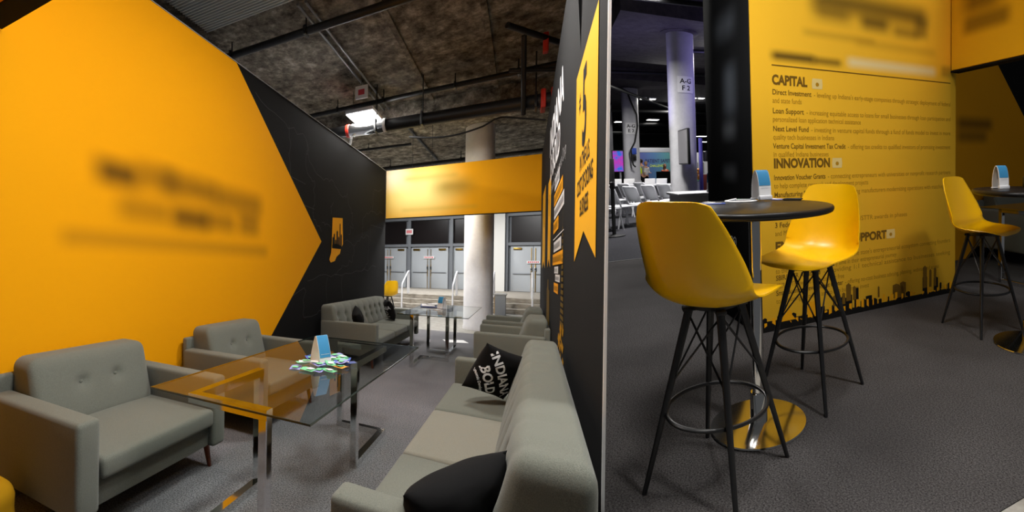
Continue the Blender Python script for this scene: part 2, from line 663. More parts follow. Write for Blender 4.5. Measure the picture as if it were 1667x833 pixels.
r5 = ribbon(2.25, 3.13, 2.715, 2.715, 1.516, 1.68, 'ribbon_print', 'tall yellow ribbon print reading #5')
b = B()
b.text('5', .62, lambda x, y: (WR - .005, 2.80 - x, 2.18 + y), .02, .62)
b.text('#', .17, lambda x, y: (WR - .005, 2.95 - x, 2.43 + y), .01, .7)
for k, s in enumerate(('IN THE U.S.', 'COST OF DOING', 'BUSINESS')):
    b.text(s, .135, lambda x, y: (WR - .005, 2.68 - x, 2.05 - k * .135 + y), .018, .62, 'CENTER')
build('ribbon_lettering', L0, b, 'black_print', r5, smooth=0)
for t0, t1, h in ((5.9, 6.55, 2.69), (7.35, 8.4, 2.83)):
    rr = ribbon(t0, t1, h, h, 1.5, 1.62, 'ribbon_print', 'narrow yellow ribbon print at the far end')
    q = B()
    m = (t0 + t1) / 2
    q.text('1', .4, lambda x, y: (WR - .005, m + .06 - x, 2.2 + y), .02, .7)
    q.text('#', .12, lambda x, y: (WR - .005, m + .2 - x, 2.38 + y), .01, .7)
    build('ribbon_lettering', L0, q, 'black_print', rr, smooth=0)
b = B()
b.text('INDIANA', .50, lambda x, y: (WR - .004, 6.25 - x, 2.98 + y), .025, 1.02)
b.text('IS BOLD', .44, lambda x, y: (WR - .004, 6.1 - x, 2.62 + y), .025, 1.02)
build('wall_lettering', L0, b, 'white_print', wr, smooth=0, label='large white slogan lettering')
b = B()
b.text('Economic Development Corp', .17, lambda x, y: (WR - .004, 5.9 - x, 2.42 + y), 0, 1.0)
build('wall_lettering', L0, b, 'grey_print', wr, smooth=0, label='thin grey lettering under the slogan')


def strips(rows):
    for t1, t0, h0, h1, mt in rows:
        q = B()
        q.flat([(t1, h0), (t0, h0), (t0, h1), (t1, h1)], onr(.004))
        o = build('headline_strip', L0, q, mt, wr, smooth=0)
        q = B()
        t_ = t1 - .06
        while t_ > t0 + .1:
            w = random.uniform(.04, .09)
            hh = (h1 - h0)
            q.flat([(t_, h0 + hh * .25), (t_ - w * .75, h0 + hh * .25), (t_ - w * .75, h0 + hh * .75), (t_, h0 + hh * .75)], onr(.006))
            t_ -= w + .03
        build('strip_lettering', L0, q, 'grey_print' if mt != 'orange_print' else 'brown_faint', o, smooth=0)


strips([(5.15, 4.5, 2.33, 2.47, 'white_print'), (5.25, 4.1, 2.17, 2.30, 'orange_print'), (5.2, 3.95, 2.02, 2.15, 'white_print'), (5.3, 4.55, 1.87, 2.0, 'orange_print'),
        (5.2, 4.2, 1.66, 1.77, 'white_print'), (5.35, 4.0, 1.52, 1.64, 'orange_print'), (5.05, 4.5, 1.43, 1.50, 'white_print'), (4.9, 4.3, 1.35, 1.42, 'white_print'), (5.1, 4.5, 1.23, 1.33, 'orange_print')])
b = B()
wline_b = b
b.flat([(5.3, 1.80), (3.95, 1.80), (3.95, 1.81), (5.3, 1.81)], onr(.004))
build('rule_print', L0, b, 'white_print', wr, smooth=0)
# landmark silhouettes, dim gold
b = B()
mm = 4.05
for k in range(16):
    y0, w = .98 + k * .055, .16 * (1 - k / 17) + .01
    b.flat([(mm + w, y0), (mm - w, y0), (mm - w * .94, y0 + .035), (mm + w * .94, y0 + .035)], onr(.004))
b.flat([(mm + .008, 1.8), (mm - .008, 1.8), (mm, 2.15)], onr(.004))
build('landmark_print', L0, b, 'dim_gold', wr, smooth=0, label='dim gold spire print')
b = B()
for k in range(26):
    t_, h_ = random.uniform(3.85, 4.45), random.uniform(.55, 1.0) if k % 3 else random.uniform(.5, .7)
    w = random.uniform(.04, .11)
    b.flat([(t_ + w, h_), (t_ - w * .3, h_ - .02), (t_ - w, h_ + .05), (t_ + w * .2, h_ + .07)], onr(.004))
build('landmark_print', L0, b, 'gold_print', wr, smooth=0, label='broken gold print low on the wall')
b = B()
b.flat([(6.6, .75), (5.9, .75), (5.95, 1.2), (6.15, 1.22), (6.18, 1.34), (6.4, 1.34), (6.45, 1.24), (6.6, 1.2)], onr(.004))
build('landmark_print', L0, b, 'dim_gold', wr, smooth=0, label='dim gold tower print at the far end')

# header boards hung between the walls
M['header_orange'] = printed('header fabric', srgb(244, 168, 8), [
    (0, -2.9, -1.5, 2.75, 3.75, .55, srgb(252, 236, 150), .9), (0, -3.0, -2.5, 3.4, 3.9, .35, srgb(255, 252, 235), .7), (0, -2.45, -1.3, 3.50, 3.60, .10, srgb(178, 150, 60), .5), (0, -2.5, -.9, 2.80, 2.86, .08, srgb(190, 160, 60), .4), (0, -1.75, -1.0, 3.14, 3.44, .26, srgb(150, 122, 40), .75)])  # pale areas mix blurred lettering with the lamp's hot spot painted at upper left
b = B()
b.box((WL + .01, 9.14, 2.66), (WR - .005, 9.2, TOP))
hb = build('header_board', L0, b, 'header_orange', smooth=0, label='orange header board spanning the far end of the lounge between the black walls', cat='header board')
b = B()
b.box((WL + .01, 9.136, 2.645), (WR - .005, 9.204, 2.66))
build('bottom_edge', L0, b, 'black_cloth', hb, smooth=0)
b = B()
b.box((WL + .01, 1.1, 2.945), (-.6, 1.21, TOP))
hb = build('header_board', L0, b, 'wall_orange', smooth=0, label='orange header board with black underside cut off at the top left corner', cat='header board')
b = B()
b.box((WL + .01, 1.095, 2.93), (-.6, 1.215, 2.945))
build('underside', L0, b, 'black_cloth', hb, smooth=0)

# ------------------------------------------------------------------ ceiling
CE = 5.02
b = B()
b.prism([(-9, -2), (.0, -2), (.0, 0), (1.27, 9.3), (1.3, 22), (-14, 22), (-14, 9.3), (-9, 9.3)], lambda u, v, w: (u, v, CE + .2 * w))
build('ceiling', L0, b, 'concrete', kind='structure', smooth=0)
b = B()
b.box((-9, 8.45, CE - .32), (1.1, 9.0, CE + .02), .01, 1)
build('ceiling_beam', L0, b, 'concrete', kind='structure', smooth=0)
b = B()
for a0 in (-1.75, -.55):
    b.box((a0, 1, CE - .045), (a0 + .08, 8.45, CE + .01))
build('ceiling_beam', L0, b, 'concrete', kind='structure', smooth=0)
# ribbed metal decking
b = B()
n = 60
b.prism([(1.6, CE - .03)] + [q for k in range(n) for q in ((1.6 + 2.8 * (k + .0) / n, CE - .09), (1.6 + 2.8 * (k + .3) / n, CE - .09), (1.6 + 2.8 * (k + .5) / n, CE - .06), (1.6 + 2.8 * (k + .8) / n, CE - .06))] + [(4.4, CE - .03)],
        lambda u, v, w: (-4.15 + 2.38 * w, u, v))
build('ribbed_duct', L0, b, 'duct', smooth=0, label='ribbed grey metal deck under the ceiling above the orange wall', cat='duct')
b = B()
b.cyl((-4.32, .5, CE - .25), (-4.32, 4.6, CE - .25), .16, n=20)
build('ceiling_pipe', L0, b, 'black_paint', label='dark round duct running along the edge of the ribbed metal deck', cat='pipe', group=None)


def pipe(name, p, q, r, mat, label, hang=(), drop=CE, cat='pipe', n=12):
    e = Fr(LR, p)
    d = Vector(q) - Vector(p)
    w = B().cyl((0, 0, 0), d, r, n=n)
    o = build(name, e, w, mat, label=label, cat=cat)
    for f in hang:
        m = d * f
        w = B().cyl((m.x, m.y, m.z + r * .8), (m.x, m.y, drop - p[2]), .012, n=6)
        w.lathe([(r + .008, -.02), (r + .008, .02)], (m.x, m.y, m.z), 12) if False else None
        build('hanger_rod', e, w, 'black_paint', o)
        w = B().box((m.x - .02, m.y - r - .01, m.z - r - .01), (m.x + .02, m.y + r + .01, m.z + r + .012), .006, 1)
        build('pipe_clamp', e, w, 'black_metal', o)
    return o


pipe('ceiling_pipe', (-4.6, 4.86, 4.8), (.6, 4.82, 4.8), .055, 'black_paint', 'black sprinkler pipe crossing the ceiling nearest the viewer', (.1, .36, .7))
pipe('ceiling_pipe', (-4.6, 7.62, 4.8), (1.0, 7.50, 4.8), .05, 'black_paint', 'thin black pipe crossing the ceiling just behind the bright lamp', (.2, .38, .62, .8))
bp_ = pipe('ceiling_pipe', (-4.2, 7.25, 4.2), (.9, 7.42, 4.2), .115, 'black_paint', 'thick black pipe crossing in front of the bright lamp, foil wrapped at one end', (.33, .5, .85), n=24)
e = Fr(LR, (-4.2, 7.25, 4.2))
b = B().cyl((1.13, .038, 0), (1.85, .062, 0), .121, n=24)
build('foil_sleeve', e, b, 'foil', bp_)
for x0, mt in ((1.08, 'red'), (1.83, 'white_card')):
    b = B().cyl((x0, .036, 0), (x0 + .05, .038, 0), .13, n=24)
    build('band', e, b, mt, bp_)
for x0 in (4.40, 4.54):
    b = B().box((x0, .02, -.15), (x0 + .07, .30, .15), .01, 1)
    build('red_clamp', e, b, 'red', bp_)
pipe('ceiling_pipe', (-.24, 6.05, 4.82), (.6, 7.1, 4.82), .04, 'black_paint', 'short black pipe branch nearest the top of the black wall', ())
pipe('ceiling_pipe', (-.24, 7.0, 4.62), (.6, 7.4, 4.62), .035, 'black_paint', 'lower short black pipe branch beside the upright pipe', ())
pipe('ceiling_pipe', (-.04, 6.5, 4.86), (-.04, 7.33, 4.0), .035, 'black_paint', 'upright black pipe joining the branches above the thick pipe', ())
b = B().box((.2, 6.62, 4.62), (.27, 6.72, 4.9), .01, 1)
build('ceiling_pipe_valve', Fr(LR, (0, 0, 0)), b, 'red', label='red valve on the pipe branch beside the black wall', cat='valve')
pipe('ceiling_pipe', (-2.55, 4.5, 4.96), (-2.62, 8.4, 4.96), .02, 'grey_frame', 'right hand one of the pair of thin metal conduits along the ceiling', ())
pipe('ceiling_pipe', (-2.67, 4.5, 4.96), (-2.74, 8.4, 4.96), .02, 'grey_frame', 'left hand one of the pair of thin metal conduits along the ceiling', ())
pipe('ceiling_pipe', (-2.56, 9.0, 4.96), (-2.45, 13.0, 4.96), .03, 'black_paint', 'dark conduit running on along the ceiling beyond the beam', ())
pipe('ceiling_pipe', (-6, 12.6, 4.75), (1.2, 12.5, 4.75), .06, 'black_paint', 'black pipe far behind the header board, over the doors', (.3, .6))
pipe('ceiling_pipe', (-4.4, 10.6, 4.85), (-2.7, 10.7, 4.85), .035, 'black_paint', 'short thin pipe with a sprinkler far behind the left end of the header board', (.3,))
# drooping cable
b = B()
pp = []
for k in range(25):
    f = k / 24
    pp.append((-2.0 + 2.28 * f, 7.75 - .2 * f, 4.06 - .12 * sin(pi * min(1, f / .68)) - .0 * f + (.05 * sin(pi * (f - .6) / .2) if .6 < f < .8 else 0) - (.13 * (f - .8) / .2 if f > .8 else 0)))
b.tube(pp, .017, 8)
build('hanging_cable', L0, b, 'rubber', label='black cable drooping below the thick ceiling pipe', cat='cable')
b = B()
b.tube([(-3.35, 7.15, 4.04), (-3.3, 7.3, 3.96), (-3.15, 7.5, 3.94), (-3.0, 7.2, 4.02)], .03, 8)
build('hanging_wrap', L0, b, 'foil', label='loose clear plastic hanging by the red band of the thick pipe', cat='wrapping')
# little hanging sign
e = Fr(LR, (-2.62, 6.85, 4.72), 0)
b = B().box((-.16, -.01, -.12), (.08, .01, .12))
sg = build('hanging_sign', e, b, 'white_card', label='small white sign hanging under the ceiling near the bright lamp', cat='sign')
b = B().box((-.1, -.014, -.05), (.02, -.009, .05))
build('sign_lettering', e, b, 'pinkred', sg)
b = B().cyl((-.04, 0, .12), (-.04, 0, .3), .006, n=6)
build('hanger_rod', e, b, 'black_paint', sg)


def lampbox(place, base, w, d, label, group, wires=0, cage=True, energy=0, name='ceiling_lamp', mat='lamp', yaw=0, color=(1, .97, .93)):
    e = Fr(place, base, yaw)
    o = thing(name, e, label, 'lamp', group)
    q = B().box((-w / 2, -d / 2, 0), (w / 2, d / 2, .07), .01, 1)
    build('housing', e, q, 'white_plastic', o)
    q = B()
    for k in range(4):
        x0 = -w / 2 + w * (k + .12) / 4
        q.box((x0, -d / 2 + .02, -.02), (x0 + w * .19, d / 2 - .02, 0), .006, 1)
    build('diffuser', e, q, mat, o)
    if wires:
        for sx in (-1, 1):
            q = B().cyl((sx * w * .42, 0, .07), (sx * w * .42, 0, wires), .005, n=6)
            build('hanger_wire', e, q, 'black_paint', o)
    if energy:
        la = bpy.data.lights.new('lamp_light', 'AREA')
        la.shape, la.size, la.size_y, la.energy, la.color = 'RECTANGLE', w, d, energy, color
        lo = bpy.data.objects.new('lamp_light', la)
        COL.objects.link(lo)
        lo.location = place.pt(e.b + Vector((0, 0, -.04)))
    return o


lampbox(LR, (-2.79, 7.35, 4.45), .56, .62, 'bright white square ceiling lamp hanging above the black wall', None, .55, energy=110)
LE = 105
lampbox(LR, (-5.5, 11.2, 4.6), .56, .62, 'added unseen square lamp beyond the far end of the map wall', None, .4, energy=190)  # hidden lamp added to brighten the ceiling, column and hall
for t_ in (2.0, 7.5):
    lampbox(LR, (-5.4, t_, 4.5), .56, .62, 'added unseen square lamp %s beyond the orange wall' % ('near' if t_ < 5 else 'far'), None, .45, energy=160)  # added out of sight so the floor there bounces light onto the ceiling
for t_, e_, lb in ((1.5, 92, 'square ceiling lamp over the near glass table'), (4.0, 72, 'added unseen square lamp over the middle of the lounge')):  # both out of view; the middle one is added to even out the wall
    lampbox(LR, (-.62, t_, 4.5), .56, .62, lb, None, .45, energy=e_)
lampbox(LR, (-2.2, 9.8, 3.5), .56, .62, 'added square lamp hidden behind the header board', None, 1.5, energy=75)  # added to light the column, kept out of sight by the board
lampbox(LR, (-.9, 5.4, 4.6), .5, .5, 'added unseen square lamp over the middle of the lounge', None, .4, energy=90) if False else None

# ------------------------------------------------------------------ seating
def lerp(a, b, f):
    return a + (b - a) * max(0, min(1, f))


def seat_unit(name, fr, W, D, label, cat, seats=1, buttons=None, group=None, ztop=.86, arm=.13, arm_h=.66, warm=()):
    """local x forward from the back, y across, z up"""
    o = thing(name, fr, label, cat, group)
    for y0 in (0, W - arm):
        q = B().rbox((.05, y0, .165), (D, y0 + arm, arm_h), .028, (4, 2, 4))
        build('arm', fr, q, 'upholstery', o, 60)
    q = B().rbox((.06, arm - .005, .17), (D - .05, W - arm + .005, .325), .015, (3, 3, 1))
    build('seat_frame', fr, q, 'upholstery', o, 60)
    w = (W - 2 * arm) / seats
    for k in range(seats):
        y0 = arm + k * w + .002
        y1 = y0 + w - .004

        def puff(x, y, z):
            if z > .4:
                u, v = (x - .25) / (D - .25) * 2 - 1, (y - y0) / (y1 - y0) * 2 - 1
                z += .022 * max(0, 1 - u * u) * max(0, 1 - v * v)
            return x, y, z
        q = B().rbox((.2, y0, .325), (D + .012, y1, .445), .03, (8, 8, 2), puff)
        build('seat_cushion', fr, q, 'upholstery_warm' if k in warm else 'upholstery', o, 70)
    # backrest, thick at the seat and thinner at its rounded top
    y0, y1, z0 = arm + .002, W - arm - .002, .40
    if seats > 1:
        y0, y1 = arm - .09, W - arm + (.0 if fr.M[0][0] < 0 else .09)
    nb = buttons
    cols = [y0 + (y1 - y0) * (k + .5) / nb for k in range(nb)]
    rows = [.60, .72] if seats > 1 else [.665]
    if seats == 1:
        cols = [y0 + (y1 - y0) * f for f in (.36, .66)]

    def back(x, y, z):
        f = (z - z0) / (ztop - z0)
        xf = lerp(.375, .235, f)
        u = x / .375
        nx = .02 + u * (xf - .02)
        if u > .6:
            bul = .018 * max(0, 1 - ((y - (y0 + y1) / 2) / ((y1 - y0) / 2)) ** 4) * sin(pi * max(0, min(1, f)))
            d = 0
            for c in cols:
                if abs(y - c) > .2:
                    continue
                for r in rows:
                    d += .030 * exp(-((y - c) ** 2 + (z - r) ** 2) / (2 * .026 ** 2)) + .008 * exp(-((y - c) ** 2 + (z - r) ** 2) / (2 * .07 ** 2))
                if seats > 1:
                    d += .014 * exp(-(y - c) ** 2 / (2 * .014 ** 2)) * max(0, sin(pi * max(0, min(1, (z - .42) / .42))))
            nx += (bul - d) * (u - .6) / .4
        if seats > 1 and f > .85:
            for c in cols:
                z -= .008 * exp(-(y - c) ** 2 / (2 * .03 ** 2)) * u
        return nx, y, z
    q = B().rbox((0, y0, z0), (.375, y1, ztop), .07, (3, max(24, int((y1 - y0) / .03)), 18), back, 5)
    bk = build('backrest' if seats > 1 else 'back_cushion', fr, q, 'upholstery', o, 80)
    for c in cols:
        for r in rows:
            x, y, z = back(.375, c, r)
            q = B().ball((x + .004, y, z), .0135, 12, (.55, 1, 1))
            build('button', fr, q, 'upholstery', bk, 80)
    if seats == 1:
        q = B().rbox((0, .04, .2), (.06, W - .04, ztop - .10), .02, (1, 4, 4))
        build('back_frame', fr, q, 'upholstery', o, 60)
    for sx in (.1, D - .1):
        for sy in (.1, W - .1):
            ox, oy = (.02 if sx > .5 else -.02), (.02 if sy > W / 2 else -.02)
            q = B().cyl((sx + ox, sy + oy, 0), (sx, sy, .172), .014, .024, 12)
            build('leg', fr, q, 'wood', o)
    return o


seat_unit('armchair', Fr(LR, (-2.87, 1.14, 0)), 1.11, .97, 'grey two-button armchair against the orange wall, nearest the viewer', 'armchair', buttons=2)
seat_unit('armchair', Fr(LR, (-2.87, 2.70, 0)), 1.12, .96, 'grey two-button armchair where the orange arrow meets the black wall, behind the first', 'armchair', buttons=2)
seat_unit('sofa', Fr(LR, (-2.78, 5.42, 0)), 2.62, .95, 'grey tufted sofa at the far end against the black map wall', 'sofa', 3, 9, arm_h=.65, ztop=.885)
seat_unit('sofa', Fr(LR, (.268, 3.87, 0), 178.8), 2.64, .80, 'large grey tufted sofa along the black slogan wall in the foreground', 'sofa', 3, 9, ztop=.885, warm=(1,))
seat_unit('armchair', Fr(LR, (.285, 6.44, 0), 180), .97, .84, 'grey armchair behind the big sofa, backed against the black slogan wall', 'armchair', buttons=2)
seat_unit('armchair', Fr(LR, (.285, 7.80, 0), 180), .94, .86, 'grey armchair furthest down the black slogan wall, nearest the stairs', 'armchair', buttons=2)


def pillow(place, base, tilt, S, label, words=None, T=.085, axis=1, tx=(0, 0), tsz=.085, rot=0, SZ=None):
    """square scatter cushion: local x,z in its plane, y its thickness"""
    fr = Fr(place, base, 0, tilt)
    o = thing('scatter_cushion', fr, label, 'cushion')

    def shape(u, v, sgn):
        m = max(abs(u), abs(v))
        k = 1 - .07 * (1 - u * u) * 0 
        px = u * S * (1 - .10 * (1 - abs(u)) * 0 - .09 * (1 - v * v) * (abs(u) ** 3) * -0 - .07 * (1 - v * v) ** 1 * abs(u) ** 4)
        pz = v * (SZ or S) * (1 - .07 * (1 - u * u) * abs(v) ** 4)
        th = T * ((1 - abs(u) ** 2.6) * (1 - abs(v) ** 2.6)) ** .55
        th += .004 * sin(9 * u + 5 * v) * (1 - m) + .003 * sin(14 * v - 6 * u) * (1 - m)
        return (px, sgn * th, pz)
    q = B()
    n = 20
    vs, fs = [], []
    for sgn in (1, -1):
        q.sheet(lambda a, b: shape(a * 2 - 1, b * 2 - 1, sgn) if sgn > 0 else shape(1 - a * 2, b * 2 - 1, sgn), n, n)
    b = bmesh.new()
    V = [b.verts.new(p) for p in q.v]
    for f in q.f:
        b.faces.new([V[i] for i in f])
    bmesh.ops.remove_doubles(b, verts=b.verts, dist=1e-5)
    build('cover', fr, B().bm(b), 'black_cloth', o, 80)
    if words:
        q = B()
        for k, (s, z) in enumerate(words):
            def on(x, y):
                c, n_ = cos(rot), sin(rot)
                X, Z = x * c - (y + z) * n_, x * n_ + (y + z) * c
                u, v = (X + tx[0]) / S, (Z + tx[1]) / S
                p = shape(max(-1, min(1, u)), max(-1, min(1, v)), axis)
                return (p[0], p[1] + axis * .004, p[2])
            q.text(s, tsz if k < 2 else tsz * .3, lambda x, y: on(x * axis * -1, y), .03, 1.05, 'CENTER')
        build('lettering', fr, q, 'white_print', o, smooth=0)
    return o


def rot(ax, deg):
    return Matrix.Rotation(radians(deg), 3, ax)


SLOGAN = (('INDIANA', .03), ('BOLD', -.07), ('Economic Development', -.11))
pillow(LR, (-.175, 3.24, .70), rot('Z', 35) @ rot('X', 18) @ rot('Y', 20), .19, 'black cushion with white slogan leaning at the far end of the big sofa', SLOGAN, axis=-1, tx=(-.05, -.03), tsz=.09, rot=-.85)
pillow(LR, (-.20, 1.45, .64), rot('Z', 52) @ rot('X', 18) @ rot('Y', -12), .215, 'plain black cushion at the near end of the big sofa', None, SZ=.15)
pillow(LR, (-2.27, 7.5, .66), rot('Z', -62) @ rot('X', 18), .2, 'black cushion with white slogan at the far end of the map wall sofa', SLOGAN, axis=-1, tsz=.10)
pillow(LR, (-2.25, 5.78, .675), rot('Z', -75) @ rot('X', 15) @ rot('Y', 25), .155, 'black cushion poking up behind the near arm of the map wall sofa', None)


# ------------------------------------------------------------------ glass tables
def glass_table(base, label, flip=False):
    fr = Fr(LR, base)
    o = thing('glass_table', fr, label, 'table')
    W, Ln, G = .99, 1.95, .778
    q = B().box((0, 0, G), (W, Ln, G + .011))
    build('tabletop', fr, q, 'glass', o, 0)
    q = B()
    e = .0035
    for lo, hi in (((-e, -e, G + .001), (W + e, 0, G + .010)), ((-e, Ln, G + .001), (W + e, Ln + e, G + .010)), ((-e, 0, G + .001), (0, Ln, G + .010)), ((W, 0, G + .001), (W + e, Ln, G + .010))):
        q.box(lo, hi)
    build('glass_edge', fr, q, 'glass_edge', o, 0)
    w = .05
    z0, z1 = w / 2, G - w / 2
    L_, R_ = .25, .705
    if not flip:
        sets = (((R_, .06), (L_, .08), (L_, .66)), ((R_, 1.23), (R_, 1.87), (L_ + .06, 1.86)))
    else:
        sets = (((L_ - .04, .06), (L_ - .04, .72), (R_ - .1, .72)), ((L_ - .06, 1.33), (R_ - .16, 1.33), (R_ - .16, 1.95)))
    for pts in sets:
        pts = [list(p) for p in pts]
        # square the L: two runs meeting at a corner
        a, c, b_ = pts
        if abs(a[0] - c[0]) > abs(a[1] - c[1]):
            a[1] = c[1]
            b_[0] = c[0]
        else:
            a[0] = c[0]
            b_[1] = c[1]
        fm = build('base_rail', fr, B().rail([(a[0], a[1], z0), (c[0], c[1], z0), (b_[0], b_[1], z0)], w), 'chrome', o, 0)
        build('top_rail', fr, B().rail([(a[0], a[1], z1), (c[0], c[1], z1), (b_[0], b_[1], z1)], w), 'chrome', o, 0)
        for p in (a, b_):
            q = B().box((p[0] - w / 2, p[1] - w / 2, w * .9), (p[0] + w / 2, p[1] + w / 2, G - w * .9), w * .08, 1)
            build('leg', fr, q, 'chrome', fm, 0)
    return o


glass_table((-1.772, 1.47, 0), 'large glass table on chrome L-frames in the foreground, heaped with leaflets')
glass_table((-1.65, 5.83, 0), 'glass table on chrome L-frames further back, in front of the stairs', True)
GT = .7895


def tent_card(place, base, yaw, label, s=1.0, solid=False, cls='table sign'):
    """curved tent sign: white shell, blue front panel, white foot"""
    fr = Fr(place, base, yaw)
    o = thing('table_sign', fr, label, cls, 'blue and white table signs')
    w, h = .10 * s, .205 * s
    pts = []
    for k in range(25):
        g = pi * k / 24
        x = cos(g) * .052 * s
        z = (sin(g) ** .55) * h
        pts.append((x * (1.0 - .25 * (z / h) ** 2), z))
    q = B()
    th = .005 * s
    out = pts
    inn = [(x * .84, z - th * (z / h)) for x, z in pts]
    if solid:
        pts = [((1 if k < 12 else -1 if k > 12 else 0) * (.006 + .050 * (1 - (h * (sin(pi * k / 24) ** .9) / h) ** 1.7)) * s, h * sin(pi * k / 24) ** .9) for k in range(25)]
        out = pts
    poly = out + inn[::-1] if not solid else out
    q.prism(poly, lambda u, v, t_: (u, (t_ - .5) * w, v))
    build('card_shell', fr, q, 'white_card', o, 30)
    # blue printed panel wraps the front from low down to over the top
    q = B()
    for (x0, z0), (x1, z1) in zip(pts[2:13], pts[3:14]):
        q.flat([(0, -.47), (0, .47), (1, .47), (1, -.47)], lambda u, v: ((x0 if u == 0 else x1) * 1.01 + .0012, v * w, (z0 if u == 0 else z1) * 1.003 + .0012))
    pn = build('front_panel', fr, q, 'blue_card', o, 30, label='blue front panel')
    q = B()
    for k, (zz, ww) in enumerate(((.44, .6), (.40, .75))):
        x = .052 * s * 1.0
        zc = zz * h
        xx = [p for p in pts if p[1] >= zc][0][0]
        q.flat([(-ww / 2, 0), (ww / 2, 0), (ww / 2, .018), (-ww / 2, .018)], lambda u, v: (xx * 1.01 + .004 * s, u * w, zc + v * h))
    build('panel_lettering', fr, q, 'white_print', pn, 0)
    q = B().box((.03 * s, -w * .52, 0), (.066 * s, w * .52, .03 * s), .006 * s, 2)
    q.box((-.066 * s, -w * .52, 0), (-.03 * s, w * .52, .012 * s), .004 * s, 1)
    build('foot', fr, q, 'white_plastic', o, 40)
    return o


tent_card(LR, (-1.20, 2.40, GT + .001), -25, 'blue and white table sign standing among the leaflets on the near glass table', .98, True)
tent_card(LR, (-1.20, 6.95, GT + .001), -120, 'pale table sign standing on the glass table in front of the stairs', 1.0)

leafcols = ['navy_card', 'purple', 'leaf_green', 'white_card', 'leaf_lav', 'navy_card', 'leaf_green', 'leaf_blue']
M['leaf_green'] = plain('mint green leaflet', srgb(120, 205, 150), .5)
M['leaf_lav'] = plain('lavender leaflet', srgb(150, 150, 215), .5)
M['leaf_blue'] = plain('blue leaflet', srgb(60, 90, 190), .5)
M['leaf_orange'] = plain('orange leaflet', srgb(240, 165, 60), .5)
leaves = [(-1.33, 2.22, 20, 'leaf_lav', 'lavender and white leaflet at the left tip of the heap'), (-1.36, 2.42, -30, 'leaf_green', 'mint leaflet behind the left tip of the heap'),
          (-1.38, 2.55, 40, 'leaf_blue', 'blue leaflet tucked at the back left of the heap'), (-1.20, 2.20, 75, 'leaf_green', 'mint leaflet at the front left of the heap'),
          (-1.12, 2.22, 10, 'leaf_lav', 'lavender leaflet at the front of the heap below the sign'), (-1.06, 2.24, 60, 'leaf_green', 'mint leaflet at the very front of the heap'),
          (-1.03, 2.38, 70, 'leaf_orange', 'orange edged leaflet at the front right of the heap'), (-1.02, 2.5, -40, 'navy_card', 'dark blue leaflet at the right tip of the heap'),
          (-1.06, 2.58, 15, 'leaf_blue', 'bright blue leaflet at the right back of the heap'), (-1.13, 2.66, 55, 'leaf_green', 'mint leaflet at the back right of the heap'),
          (-1.2, 2.68, -10, 'leaf_lav', 'lavender leaflet right behind the sign'), (-1.10, 2.40, -15, 'leaf_blue', 'blue leaflet in the middle of the heap before the sign'),
          (-1.17, 2.30, 50, 'leaf_lav', 'lavender leaflet half under the left foot of the sign'), (-1.14, 2.52, -65, 'leaf_green', 'mint leaflet right behind the blue panel of the sign'), (-1.04, 2.45, 5, 'leaf_lav', 'pale lavender leaflet in the right half of the heap'), (-1.30, 2.50, 75, 'navy_card', 'dark blue leaflet behind the white side of the sign'), (-1.26, 2.3, -60, 'white_card', 'white leaflet at the left foot of the sign'), (-1.08, 2.32, 35, 'leaf_green', 'small green leaflet on top of the heap right of the sign')]
for k, (a, t_, yw, mt, lb) in enumerate(leaves):
    a, t_ = -1.19 + (a + 1.19) * .85, 2.41 + (t_ - 2.41) * .85
    fr = Fr(LR, (a, t_, GT + .0004 + .0022 * (k + 1) - .002), yw)
    w, h_ = (.055, .13) if k % 3 else (.07, .11)
    q = B().sheet(lambda u, v: ((u - .5) * w, (v - .5) * h_, .0012 + .006 * sin(u * 3 + k) ** 2 * (v - .5) ** 2 * 4), 4, 6, .0012)
    o = thing('leaflet', fr, lb, 'leaflet', 'leaflets heaped on the near glass table')
    build('sheet', fr, q, mt, o, 30)
    q = B().flat([(-.3, -.3), (.3, -.3), (.3, .1), (-.3, .1)], lambda u, v: (u * w, v * h_, .0095))
    build('print', fr, q, 'white_print' if k % 2 else 'leaf_green', o, 0)

# things on the far glass table
fr = Fr(LR, (-1.50, 7.3, GT + .001), 12)
o = thing('folder', fr, 'dark folder with white papers on it, lying on the far glass table', 'folder')
build('cover', fr, B().box((-.13, -.22, 0), (.15, .3, .012), .004, 1), 'navy_card', o)
build('papers', fr, B().box((-.11, -.19, .012), (.11, .24, .026), .002, 1), 'white_card', o)
fr = Fr(LR, (-1.40, 7.45, GT + .03), -20)
build('brochure', fr, B().box((-.1, -.15, 0), (.1, .15, .012), .003, 1), 'white_card', label='white brochure lying on top of the dark folder', cat='brochure')
fr = Fr(LR, (-1.22, 6.72, GT + .001), 30)
build('brochure', fr, B().box((-.05, -.09, 0), (.05, .09, .006), .002, 1), 'white_card', label='small white card at the foot of the far glass table sign', cat='brochure')
fr = Fr(LR, (-1.2, 8.5, .001), 25)
build('paper_sheet', fr, B().sheet(lambda u, v: ((u - .5) * .42, (v - .5) * .32, .003 + .002 * sin(u * 4)), 4, 4, .002), 'white_card', label='white sheet of paper lying on the carpet under the far table', cat='paper')

# bag at the left edge of the picture
fr = Fr(LR, (-2.41, .965, 0), 0)
o = thing('bag', fr, 'orange and black bag on the floor beside the near armchair', 'bag')
q = B().rbox((-.16, -.12, 0), (.15, .12, .34), .09, (4, 4, 4), lambda x, y, z: (x * (1 - z * .5) + .01 * sin(z * 30), y * (1 - z * .5), z))
build('body', fr, q, 'gold_print', o, 80)
for z in (.33, .37):
    q = B().tube([(-.11, 0, z - .02), (-.05, -.03, z + .03), (.03, -.03, z + .03), (.09, 0, z - .02)], .014, 8)
    build('strap', fr, q, 'black_cloth', o)

